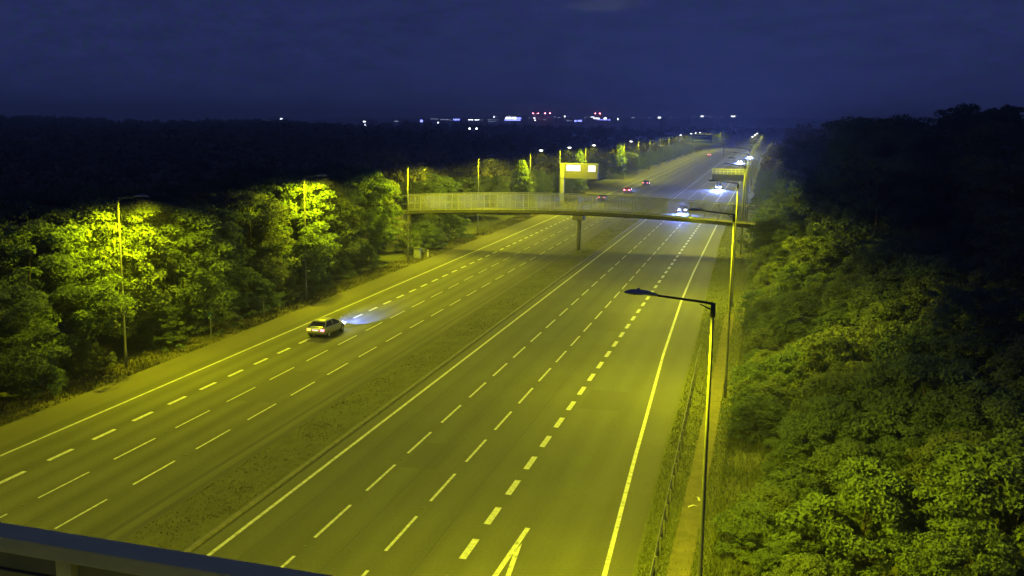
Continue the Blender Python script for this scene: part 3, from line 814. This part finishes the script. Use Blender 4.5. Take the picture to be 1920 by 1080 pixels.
for yside in (BY0 + 0.06, BY1 - 0.06):
    for i in range(28):
        x = -52.6 + 2.0*i
        if x > -1.5: break
        link('railing_post', post_me, br, (x, yside, zb(x) + 0.60))
        if x < -3.0:
            p = link('bar_panel', bar_me, br, (x+1.0, yside, zb(x+1.0) + 0.62))
            p.rotation_euler = (0, -math.atan(-2*0.85*(x+1.0+27)/625.0), 0)
    for (zo, r, nm) in ((2.96, 0.06, 'handrail'), (1.72, 0.035, 'middle_rail'), (0.72, 0.03, 'bottom_rail')):
        MB().tube([(x, yside, zb(x) + zo) for x in xs_b], r, 6).build(nm, 'bridge_steel', br)
MB().tube([(-26.6, 143.6, -0.05), (-26.6, 143.6, 4.45)], [0.33, 0.33], 14).build('pier', 'concrete', br, smooth=True)
MB().box(-27.4, -25.8, 142.6, 144.6, 4.45, 5.17).build('pier_cap', 'concrete', br, bevel=0.06)
MB().box(-55.5, -53.3, 141.8, 145.4, -0.05, 4.75).build('abutment', 'concrete', br, bevel=0.05)
for yy_ in (142.6, 144.6): MB().tube([(-1.8, yy_, -0.05), (-1.8, yy_, 4.35)], 0.10, 10).build('end_column', 'bridge_steel', br)
# thin sign post standing in the central reserve in front of the pier
t = thing('marker_post', 'thin pale steel post in the central reserve before the bridge pier', 'post', (-26.15, 140.6, 0))
MB().tube([(0, 0, 0), (0, 0, 5.0)], 0.06, 8).build('pole', 'galvanised', t)
MB().tube([(0, 0, 5.0), (0, 0, 5.03)], [0.075, 0.03], 8).build('cap', 'galvanised_dull', t)

# ------------------------------------------------------------------ crash barrier on the right
cb = thing('crash_barrier', 'steel crash barrier on short posts beside the right shoulder', 'crash barrier')
def cbx(Y): return -4.76 + (84.0 - Y) * 0.0224
beam = MB()
prof = [(0.0, 0.42), (0.05, 0.47), (0.05, 0.53), (0.0, 0.575), (0.05, 0.62), (0.05, 0.68), (0.0, 0.73)]
ysb = [20 + 2*i for i in range(33)]
for Y in ysb:
    dz = -0.45*max(0, (Y-80)/4.0) if Y > 80 else 0
    for (a, z) in prof: beam.v.append((cbx(Y) - a, Y, max(0.0, z+dz)))
n = len(prof)
for i in range(len(ysb)-1):
    for k in range(n-1):
        a = i*n+k; beam.f.append((a, a+1, a+1+n, a+n))
ob = beam.build('beam', 'galvanised_dull', cb)
sd = ob.modifiers.new('thick', 'SOLIDIFY'); sd.thickness = 0.02
pm = MB().box(0.0, 0.10, -0.05, 0.05, -0.06, 0.70).box(-0.03, 0.0, -0.04, 0.04, 0.50, 0.66).mesh('post', 'galvanised_dull')
for i in range(26):
    Y = 32 + 2.0*i
    link('post', pm, cb, (cbx(Y) + 0.02, Y, 0))

# ------------------------------------------------------------------ gantry in the near bottom-left corner
gt = thing('gantry', 'dark steel gantry beam crossing the road in the bottom left corner', 'gantry', (0, -0.32, 0), -0.044)
MB().box(-46.5, 1.0, 14.44, 15.0, 10.65, 10.97).build('top_beam', 'gantry_steel', gt, bevel=0.03)
MB().box(-46.4, 0.9, 14.60, 14.95, 9.25, 9.5).build('lower_beam', 'gantry_steel', gt, bevel=0.02)
MB().tube([(-46, 14.78, 10.13), (0.6, 14.78, 10.13)], 0.03, 6).build('rail', 'dark_steel', gt)
pst = MB().box(-0.17, 0.17, -0.10, 0.10, 9.5, 10.65).mesh('upright', 'gantry_steel')
for i in range(15): link('upright', pst, gt, (-13.05 - 3.1*(i-4), 14.78, 0))
for xx in (-46.2, 0.7): MB().box(xx-0.25, xx+0.25, 14.55, 15.0, -0.05, 9.25).build('column', 'gantry_steel', gt, bevel=0.03)
MB().box(-46.4, 0.9, 14.86, 14.90, 9.5, 10.655).build('infill_panel', 'gantry_panel', gt)
gpl = MB().box(-46.4, 0.9, 15.0, 15.8, 9.30, 9.36); gpl.build('walkway', 'sign_housing', gt)

# ------------------------------------------------------------------ message sign (left) on a cantilever post
vm = thing('message_sign', 'lit electronic message sign on a tall cantilever post beyond the footbridge', 'message sign', (-46.2, 227.0, 0))
MB().box(-0.42, 0.42, -0.35, 0.35, -0.05, 5.6).build('post', 'sign_pale', vm, bevel=0.04)
MB().box(-0.46, 0.46, -0.38, 0.38, 5.65, 9.0).build('post_head', 'sign_pale', vm, bevel=0.04)
MB().box(-0.52, 0.52, -0.45, 0.45, 5.55, 5.70).build('flange', 'galvanised_dull', vm)
hs = MB().box(0.55, 8.3, -0.35, 0.45, 5.55, 8.95).build('housing', 'sign_housing', vm, bevel=0.05)
MB().box(0.45, 8.4, -0.5, 0.5, 8.95, 9.05).build('hood', 'sign_pale', hs)
MB().box(0.95, 4.25, -0.39, -0.353, 7.30, 8.70).build('display', 'display_glow', hs)
MB().box(6.05, 7.75, -0.39, -0.353, 7.25, 8.70).build('display', 'display_glow', hs)
# ------------------------------------------------------------------ sign seen from behind (right)
vr = thing('overhead_sign', 'overhead sign with railed walkway seen from behind over the right carriageway', 'overhead sign', (-5.5, 245.0, 0))
MB().box(-0.3, 0.3, -0.3, 0.3, -0.05, 8.0).build('post', 'sign_pale', vr, bevel=0.04)
MB().box(-7.7, -0.35, -0.30, 0.35, 5.15, 6.55).build('housing', 'sign_pale', vr, bevel=0.05)
MB().box(-7.8, -0.31, -1.2, 0.45, 6.60, 6.68).build('walkway', 'galvanised_dull', vr)
rp = MB().box(-0.03, 0.03, -0.03, 0.03, 0.0, 1.15).mesh('railing_post', 'bridge_steel')
for i in range(9):
    link('railing_post', rp, vr, (-7.7 + 0.9*i, -1.15, 6.68)); link('railing_post', rp, vr, (-7.7 + 0.9*i, 0.4, 6.68))
for yy_ in (-1.15, 0.4):
    for zz in (7.25, 7.84): MB().box(-7.75, -0.4, yy_-0.03, yy_+0.03, zz, zz+0.06).build('rail', 'bridge_steel', vr)
wm = MB()
for i in range(40): wm.box(-7.7 + 0.183*i, -7.68 + 0.183*i, -1.16, -1.14, 6.68, 7.84)
wm.build('mesh_panel', 'bridge_steel', vr)

# ------------------------------------------------------------------ blue direction sign on a far gantry
GYB = 590
bs = thing('direction_sign', 'large blue direction sign on a gantry far along the left carriageway', 'road sign', (0, GYB, 0))
for xx in (-47.6, -26.0): MB().box(xx-0.35, xx+0.35, -0.35, 0.35, -0.05, 7.9).build('column', 'galvanised_dull', bs)
MB().box(-48.2, -25.6, -0.4, 0.4, 6.35, 7.25).build('beam', 'galvanised_dull', bs)
MB().box(-44.6, -32.9, -0.75, -0.6, 7.0, 11.7).build('panel', 'sign_blue', bs, bevel=0.1)
MB().box(-47.6, -45.0, -0.75, -0.6, 7.2, 11.2).build('panel', 'sign_blue', bs, bevel=0.1)
for (a, b_, z) in ((-42.0, -35.5, 10.4), (-43.4, -34.2, 8.3)): MB().box(a, b_, -0.80, -0.753, z, z+0.35).build('legend_line', 'plate_white', bs)

# ------------------------------------------------------------------ small roadside things
t = thing('roadside_cabinet', 'pale green roadside cabinet beside the third left lamp post', 'cabinet', (-45.55, 126.6, -0.05))
MB().box(-0.45, 0.45, -0.3, 0.3, 0.12, 1.45).build('body', 'cabinet_paint', t, bevel=0.03)
MB().box(-0.5, 0.5, -0.35, 0.35, 0.0, 0.12).build('plinth', 'concrete', t)
MB().box(-0.5, 0.5, -0.36, 0.36, 1.45, 1.52).build('lid', 'galvanised', t)
MB().box(-0.40, 0.40, -0.315, -0.303, 0.2, 1.38).build('door', 'cabinet_paint', t)
t = thing('marker_post', 'short pale marker post on the verge right of the roadside cabinet', 'post', (-44.6, 128.2, -0.05))
MB().box(-0.09, 0.09, -0.03, 0.03, 0, 1.1).build('blade', 'plate_white', t); MB().box(-0.06, 0.06, -0.036, -0.031, 0.8, 0.98).build('reflector', 'tyre', t)
t = thing('roadside_sign', 'small dark roadside sign on a thin post between the first two left lamp posts', 'sign', (-45.3, 74.2, -0.05))
MB().tube([(0, 0, 0), (0, 0, 2.35)], 0.04, 8).build('pole', 'galvanised_dull', t)
MB().box(-0.16, 0.16, -0.065, -0.045, 1.75, 2.35).build('plate', 'sign_blue', t)
t = thing('marker_post', 'thin grey marker post at the dark foot of trees opposite the silver car', 'post', (-45.6, 84.0, -0.05))
MB().tube([(0, 0, 0), (0, 0, 1.9)], 0.04, 8).build('pole', 'galvanised_dull', t); MB().box(-0.1, 0.1, -0.06, -0.045, 1.6, 1.9).build('plate', 'galvanised_dull', t)
t = thing('braced_post', 'thin steel post with a diagonal brace under the footbridge', 'post', (-43.9, 157.5, -0.05))
MB().tube([(0, 0, 0), (0, 0, 3.6)], 0.05, 8).build('pole', 'galvanised', t); MB().tube([(-2.0, 0, 3.4), (0, 0, 1.7)], 0.035, 6).build('brace', 'galvanised', t)
t = thing('utility_pole', 'faint tall pole rising out of dark trees at the right edge', 'pole', (21.0, 100.0, bank_h(21, 100)))
MB().tube([(0, 0, -0.2), (0, 0, 12.9)], [0.14, 0.09], 8).build('pole', 'galvanised', t); MB().box(-0.6, 0.6, -0.05, 0.05, 12.3, 12.42).build('crossarm', 'galvanised_dull', t)
for (x, y, rz, k) in ((-2.75, 47.8, 0.5, 0), (-2.55, 48.9, 1.9, 1)):
    t = thing('litter', ['crumpled pale strip of litter on the bare path', 'small pale scrap of litter further up the bare path'][k], 'litter', (x, y, 0.0), rz)
    MB().poly([(-0.25, -0.05, 0.01), (0.0, -0.07, 0.09), (0.02, 0.05, 0.10), (-0.23, 0.06, 0.015)]).poly([(0.0, -0.07, 0.09), (0.28, -0.03, 0.02), (0.27, 0.06, 0.015), (0.02, 0.05, 0.10)]).build('sheet', 'plate_white', t)

# ------------------------------------------------------------------ cars
# stations along the car (y from rear -2.15 to front 2.15): half width at waist, bottom z, waist z
def car(label, x, y, rz, paint, group, tail='tail_glow', beams=1, power=900.0, van=False, amber=False, stray=0.0):
    t = thing('van' if van else 'car', label, 'van' if van else 'car', (x, y, 0.0), rz, group)
    top = 2.1 if van else 1.43
    st = [(-2.16, 0.70, 0.42, 0.86), (-2.05, 0.84, 0.30, 0.97), (-1.7, 0.89, 0.24, 1.00), (-1.0, 0.90, 0.22, 0.98), (0.0, 0.90, 0.22, 0.95), (0.9, 0.90, 0.22, 0.93), (1.5, 0.87, 0.24, 0.86), (1.95, 0.80, 0.28, 0.76), (2.15, 0.62, 0.38, 0.66)]
    mb = MB()
    for (yy, w, zb_, zw) in st:
        zm = zb_ + (zw - zb_) * 0.55
        ring = [(-w*0.86, yy, zb_), (-w, yy, zb_+0.12), (-w*1.02, yy, zm), (-w*0.95, yy, zw-0.03), (-w*0.80, yy, zw+0.02), (0, yy, zw+0.05),
                (w*0.80, yy, zw+0.02), (w*0.95, yy, zw-0.03), (w*1.02, yy, zm), (w, yy, zb_+0.12), (w*0.86, yy, zb_)]
        mb.v += ring
    n = 11
    for i in range(len(st)-1):
        for k in range(n):
            a = i*n+k; b = i*n+(k+1) % n
            mb.f.append((a, a+n, b+n, b))
    mb.f.append(tuple(range(n))); e = (len(st)-1)*n; mb.f.append(tuple(e+k for k in reversed(range(n))))
    body = mb.build('body', paint, t, smooth=True)
    ss = body.modifiers.new('round', 'SUBSURF'); ss.levels = 1; ss.render_levels = 1
    # glasshouse: dark glass, painted roof and pillars
    yr0, yr1, yf1, yf0 = (-1.98, -1.30, 0.20, 1.22)
    if van: yr0, yr1, yf1, yf0 = (-2.08, -1.98, 0.7, 1.35)
    wb, wt_ = 0.80, 0.60 if not van else 0.74
    zb_, zt = 0.93, top - 0.06
    gl = MB()
    gl.v = [(-wb, yr0, zb_), (wb, yr0, zb_), (wb, yf0, zb_), (-wb, yf0, zb_), (-wt_, yr1, zt), (wt_, yr1, zt), (wt_, yf1, zt), (-wt_, yf1, zt)]
    gl.f = [(0, 1, 5, 4), (1, 2, 6, 5), (2, 3, 7, 6), (3, 0, 4, 7), (4, 5, 6, 7)]
    gl.build('windows', 'car_glass', t)
    rf = MB()
    rf.v = [(-wt_-0.03, yr1-0.12, zt-0.03), (wt_+0.03, yr1-0.12, zt-0.03), (wt_+0.03, yf1+0.10, zt-0.03), (-wt_-0.03, yf1+0.10, zt-0.03),
            (-wt_*0.8, yr1+0.05, top+0.02), (wt_*0.8, yr1+0.05, top+0.02), (wt_*0.8, yf1-0.1, top+0.02), (-wt_*0.8, yf1-0.1, top+0.02)]
    rf.f = [(0, 3, 2, 1), (0, 1, 5, 4), (1, 2, 6, 5), (2, 3, 7, 6), (3, 0, 4, 7), (4, 5, 6, 7)]
    rf.build('roof', paint, t, bevel=0.05, smooth=True)
    pl = MB()
    for s in (-1, 1):
        pl.tube([(s*(wb+0.005), yr0+0.02, zb_), (s*(wt_+0.005), yr1, zt)], 0.045, 6)
        pl.tube([(s*(wb+0.005), yf0-0.02, zb_), (s*(wt_+0.005), yf1, zt)], 0.035, 6)
        pl.tube([(s*(wb+0.012), -0.35, zb_), (s*(wt_+0.012), -0.35, zt)], 0.04, 6)
    pl.build('pillars', paint, t)
    if van: MB().box(-0.82, 0.82, -2.05, -0.3, 1.0, 2.0).build('cargo_side', paint, t, bevel=0.05)
    tyre = MB().tube([(-0.10, 0, 0), (-0.095, 0, 0), (0.095, 0, 0), (0.10, 0, 0)], [0.27, 0.315, 0.315, 0.27], 18).mesh('tyre', 'tyre')
    rim = MB().tube([(-0.112, 0, 0), (0.112, 0, 0)], [0.20, 0.20], 12).mesh('rim', 'rim')
    arch = MB().tube([(-0.08, 0, 0), (0.07, 0, 0)], [0.36, 0.36], 16).mesh('wheel_arch', 'car_trim')
    for (wx, wy) in ((-0.80, -1.32), (0.80, -1.32), (-0.80, 1.34), (0.80, 1.34)):
        wh = link('wheel', tyre, t, (wx, wy, 0.317)); link('rim', rim, wh)
        link('wheel_arch', arch, t, (wx*1.02, wy, 0.34))
    MB().box(-0.72, 0.72, -2.20, -2.08, 0.34, 0.50).build('bumper', 'car_trim', t, bevel=0.03)
    MB().box(-0.66, 0.66, 2.06, 2.17, 0.34, 0.50).build('bumper', 'car_trim', t, bevel=0.03)
    MB().box(-0.26, 0.26, -2.185, -2.165, 0.60, 0.72).build('number_plate', 'plate_white', t)
    for s in (-1, 1):
        MB().box(s*0.62-0.17, s*0.62+0.17, -2.17, -2.02, 0.66, 0.86).build('tail_light', 'tail_amber' if (amber and s < 0) else tail, t, bevel=0.02)
        MB().ellipsoid((s*0.60, 2.05, 0.65), (0.21, 0.11, 0.11), 12, 6).build('headlight', 'headlight_glow', t)
        mir = MB().box(min(s*0.86, s*1.04), max(s*0.86, s*1.04), 0.72, 0.84, 0.93, 1.06).build('mirror', paint, t, bevel=0.03)
    # dipped beam (elliptical cone below the horizontal) and, on approaching cars, the stray light of the lenses
    for bx in ((-0.60, 0.60) if beams == 2 else ((0.0,) if beams else ())):
        ld = bpy.data.lights.new('headlight_beam', 'SPOT'); ld.energy = power * (1 if beams == 2 else 2); ld.color = (0.13, 0.21, 1.0)
        ld.spot_size = rad(15); ld.spot_blend = 0.7; ld.shadow_soft_size = 0.08
        lo = bpy.data.objects.new('headlight_beam', ld); COL.objects.link(lo); lo.parent = t
        lo.location = (bx, 2.30, 0.66)
        lo.rotation_euler = (rad(90 - 9.0), 0, 0)
        lo.scale = (2.6, 1, 1)
    if stray:
        l2 = bpy.data.lights.new('headlight_stray', 'SPOT'); l2.energy = min(power, 110000) * stray * 2; l2.color = (0.16, 0.24, 1.0)
        l2.spot_size = rad(120); l2.spot_blend = 0.9; l2.shadow_soft_size = 0.2
        lo2 = bpy.data.objects.new('headlight_stray', l2); COL.objects.link(lo2); lo2.parent = t
        lo2.location = (0, 2.36, 0.68); lo2.rotation_euler = (rad(88), 0, 0)
    return t
AW, TW = 'cars driving away on the left carriageway', 'cars approaching on the right carriageway'
c1 = car('silver car with lit tail lights driving away before the lit trees', -36.85, 79.0, rad(-1.5), 'paint_silver', AW, power=36000, amber=True, beams=2)
MB().box(-0.30, 0.30, -2.20, -2.186, 0.73, 0.80).build('plate_lamp', 'plate_lamp_glow', c1)
car('dark car seen through the footbridge railing on the left carriageway', -38.4, 238.0, 0, 'paint_dark', AW, beams=0)
car('car with bright red brake lights left of the footbridge\'s middle', -36.4, 267.0, 0, 'paint_red', AW, tail='tail_glow_bright', power=40000)
car('dark blue car ahead of the red braking car', -35.5, 300.5, 0, 'paint_blue', AW, beams=0)
car('tiny far car with warm tail lights before the distant bend', -33.3, 580.0, 0, 'paint_white', AW, tail='tail_glow_bright', beams=0)
car('approaching car with twin headlights just behind the footbridge railing', -17.2, 213.0, PI, 'paint_dark', TW, power=180000, stray=0.30)
car('approaching van with dazzling headlights below the overhead sign', -13.7, 292.0, PI, 'paint_white', TW, power=260000, van=True, stray=0.30)
car('far approaching car with dazzling headlights beyond the overhead sign', -13.7, 492.0, PI, 'paint_dark', TW, power=600000, stray=0.22)
car('farthest approaching car with headlights close to the right lamp posts', -10.6, 565.0, PI, 'paint_silver', TW, power=500000, stray=0.20)

# ------------------------------------------------------------------ city on the horizon
def px_dir(px, py):
    return F_ + R_ * ((px - 960) / 1869.1) + U_ * ((540 - py) / 1869.1)
def at(px, py, D):
    d = px_dir(px, py); k = D / d.y
    return d.x*k, D, CAM_H + d.z*k
GC = 'city buildings on the horizon'
def building(px0, px1, py_top, D, label, lights=(), depth=40):
    x0, _, z1 = at(px0, py_top, D); x1, _, _ = at(px1, py_top, D)
    b = thing('city_building', label, 'building', ((x0+x1)/2, D, 0.0), 0, GC)
    w = (x1-x0)/2
    MB().box(-w, w, 0, depth, -70, z1).build('wall', 'city_wall', b)
    MB().box(-w*0.35, w*0.25, 4, depth*0.5, z1, z1+3).build('roof_plant', 'city_wall', b)
    for (lx0, lx1, ly0, ly1, mt) in lights:
        a, _, zt = at(lx0, ly0, D); c, _, zb2 = at(lx1, ly1, D)
        cx_ = (x0+x1)/2
        MB().box(a-cx_, c-cx_, -0.5, -0.05, zb2, zt).build('window', mt, b)
    return b
building(940, 985, 216, 3600, 'long blue-lit building below the row of red beacons, left of centre', [(948, 958.5, 219.3, 223.2, 'city_white'), (960, 968, 219.3, 223.2, 'city_white'), (946, 976, 223.5, 226.5, 'city_blue'), (969, 977, 220, 223.3, 'city_blue')])
building(908, 940, 219, 3700, 'low dim building left of the blue-lit building on the horizon', [(912, 936, 224, 225.0, 'city_dim'), (915, 930, 227, 228, 'city_dim'), (925.6, 927, 217.5, 220.5, 'city_white'), (929.2, 930.4, 217.5, 220.5, 'city_dim')])
building(985, 1000, 217, 4200, 'narrow dim block right of the blue-lit building on the horizon', [(988, 997, 220.5, 221.5, 'city_dim')])
building(998, 1036, 219, 4000, 'broad dark block under the four red beacons', [(1000, 1003.5, 220.5, 222.5, 'city_white'), (1001, 1005, 225, 226, 'city_white'), (1018, 1024, 224, 225.3, 'city_dim'), (1008, 1014, 222.5, 223.3, 'city_dim')])
building(1036, 1055, 218, 4300, 'dim block right of the red beacons on the horizon', [(1038, 1042, 218.6, 220, 'city_dim'), (1046, 1050, 219.6, 221, 'city_dim')])
building(1055, 1074, 221, 3900, 'low dim block with one white floodlight on the horizon', [(1058, 1060, 216.6, 219.8, 'city_white'), (1062, 1067, 225, 226.5, 'city_dim'), (1068, 1073, 226, 227, 'city_dim')])
building(1074, 1094, 222.5, 3600, 'low blue-lit hall left of the twin beacons', [(1077, 1081, 225, 228.5, 'city_blue'), (1083, 1091, 225, 228, 'city_blue')])
building(1094, 1112, 219, 4100, 'dim block left of the twin beacons on the horizon', [(1096, 1099, 220, 221.5, 'city_dim'), (1103, 1107, 219.8, 220.6, 'city_dim')])
building(1110, 1146, 218, 3800, 'blue and white lit hall under the twin beacons', [(1107.5, 1114, 219, 220, 'city_white'), (1113.5, 1124, 220.8, 223.2, 'city_white'), (1132, 1137, 220.5, 223.5, 'city_white'), (1120, 1144, 223.8, 225.5, 'city_blue')])
building(1150, 1200, 222, 4000, 'low dim terrace right of the twin beacons', [(1157.6, 1159.4, 222, 225, 'city_white'), (1162, 1164, 224, 225, 'city_dim'), (1184, 1190, 219.5, 221.3, 'city_dim')])
building(1214, 1248, 220.5, 4200, 'low block with one warm light on the horizon above the far lamps', [(1216, 1220, 220, 221.2, 'city_dim'), (1233.5, 1238.5, 219.3, 222, 'city_white'), (1258, 1262, 220, 221.4, 'city_dim')])
building(1296, 1340, 218.6, 4600, 'dim low hill houses left of the bend on the horizon', [(1299, 1303, 217.6, 219, 'city_dim'), (1314, 1319, 217, 219, 'city_white'), (1323, 1327, 217.5, 218.6, 'city_dim'), (1331.5, 1335, 218.5, 220.2, 'city_dim')])
building(1350, 1385, 218.6, 4600, 'dim low hill houses above the road bend on the horizon', [(1353, 1356, 219, 220, 'city_dim'), (1371, 1378, 217, 219, 'city_white')])
building(803, 880, 221, 3900, 'long low pale terrace left of the city centre on the horizon', [(806, 822, 222.4, 223.6, 'city_dim'), (826, 842, 223.4, 225, 'city_dim'), (850, 862, 222.8, 225.8, 'city_blue'), (820, 823.5, 229, 231, 'city_white'), (843, 846, 224.8, 226, 'city_dim')])
building(866, 908, 221.5, 3600, 'low terrace with bright white lights left of the blue-lit building', [(878, 887, 223.8, 225.2, 'city_white'), (890, 899, 224.2, 225.4, 'city_white'), (902, 905, 224.5, 225.6, 'city_dim')])
building(782, 800, 222, 3500, 'small block with one blue light at the left end of the city', [(788, 792.6, 224.5, 229.2, 'city_blue')])
building(735, 756, 224, 3300, 'small dim block left of the city on the horizon', [(739, 747, 226.6, 228.2, 'city_dim')])
building(675, 700, 225, 3000, 'lone dark block with two white lights above the woods', [(681, 685.5, 227, 228.8, 'city_white'), (684, 686.6, 233, 237.6, 'city_white')])
building(500, 535, 220.5, 4200, 'far low row with pale lights left of centre on the horizon', [(503, 509, 225.8, 227.2, 'city_dim'), (512, 519, 226, 227.4, 'city_dim'), (525, 530, 221.8, 223.6, 'city_white')])
building(392, 412, 223, 4000, 'far dim cluster with few lights above the left woods', [(397, 400, 225, 227, 'city_dim'), (404, 407, 225, 226.4, 'city_dim')])
building(228, 246, 231, 2200, 'lone far house with one white light above the left woods', [(233, 239.5, 233.4, 236.2, 'city_white')])
for (px, lab) in ((999.5, 'leftmost'), (1009, 'second from left'), (1022, 'third from left'), (1031, 'rightmost')):
    x, y, z = at(px, 212.5, 3990)
    t = thing('beacon_mast', 'far mast with a red beacon, %s of the row of four' % lab, 'mast', (x, y, 0), 0, 'red beacon masts on the horizon')
    MB().tube([(0, 0, 0), (0, 0, z)], [1.2, 0.6], 6).build('mast', 'city_wall', t); MB().ellipsoid((0, 0, z), (2.6, 2.6, 2.6), 10, 6).build('beacon', 'beacon_red', t)
for (px, lab) in ((1116, 'left'), (1125, 'right')):
    x, y, z = at(px, 212.8, 3790)
    t = thing('beacon_mast', 'far mast with a pinkish beacon, %s one of the pair' % lab, 'mast', (x, y, 0), 0, 'twin beacon masts on the horizon')
    MB().tube([(0, 0, 0), (0, 0, z)], [1.2, 0.6], 6).build('mast', 'city_wall', t); MB().ellipsoid((0, 0, z), (2.2, 2.2, 2.4), 10, 6).build('beacon', 'beacon_red', t)
for (px, lab) in ((880.5, 'left'), (893.5, 'right')):
    x, y, z = at(px, 242, 900)
    t = thing('floodlight_mast', 'bright floodlight on a mast in the dark woods, %s one of two' % lab, 'floodlight', (x, y, 0), 0, 'two floodlights in the woods')
    MB().tube([(0, 0, 0), (0, 0, z)], [0.2, 0.1], 6).build('mast', 'galvanised_dull', t); MB().ellipsoid((0, 0, z+0.4), (0.8, 0.3, 0.7), 10, 6).build('lamp_head', 'city_white', t)

# ------------------------------------------------------------------ night haze
hz_m, hz_t, hz_o = nodes_of('night_haze')
hz_v = hz_t.nodes.new('ShaderNodeVolumePrincipled')
hz_v.inputs['Color'].default_value = (0.92, 0.95, 1.0, 1)
hz_v.inputs['Density'].default_value = 0.00036
hz_v.inputs['Anisotropy'].default_value = 0.6
hz_t.links.new(hz_v.outputs[0], hz_o.inputs['Volume'])
haze = MB().box(-6100, 6100, -700, 9100, -175, 75).build('haze', 'night_haze')
tag(haze, 'thin pale night haze over the whole road', 'haze', kind='stuff')
scn.cycles.volume_bounces = 0

# ------------------------------------------------------------------ labels: tell look-alikes apart by their order in the picture
def px_of(o):
    d = o.matrix_basis.translation - Vector((0, 0, CAM_H))
    return 960 + 1869.1 * d.dot(R_) / d.dot(F_)
UNITS = ['first', 'second', 'third', 'fourth', 'fifth', 'sixth', 'seventh', 'eighth', 'ninth']
ORDS = ORD[1:20] + ['twenty-' + u for u in UNITS] + ['thirtieth'] + ['thirty-' + u for u in UNITS] + ['fortieth'] + ['forty-' + u for u in UNITS]
by = {}
for o in scn.objects:
    if o.parent is None and o.get('category') and o.get('kind') is None:
        by.setdefault(o['label'], []).append(o)
def nth(i):
    return 'leftmost' if i == 0 else (ORDS[i-1] + ' from left' if i-1 < len(ORDS) else 'number %d from left' % (i+1))
for lab, L_ in by.items():
    if len(L_) > 1:
        L_.sort(key=px_of)
        for i, o in enumerate(L_): o['label'] = lab + ', ' + ('rightmost' if i == len(L_)-1 else nth(i))
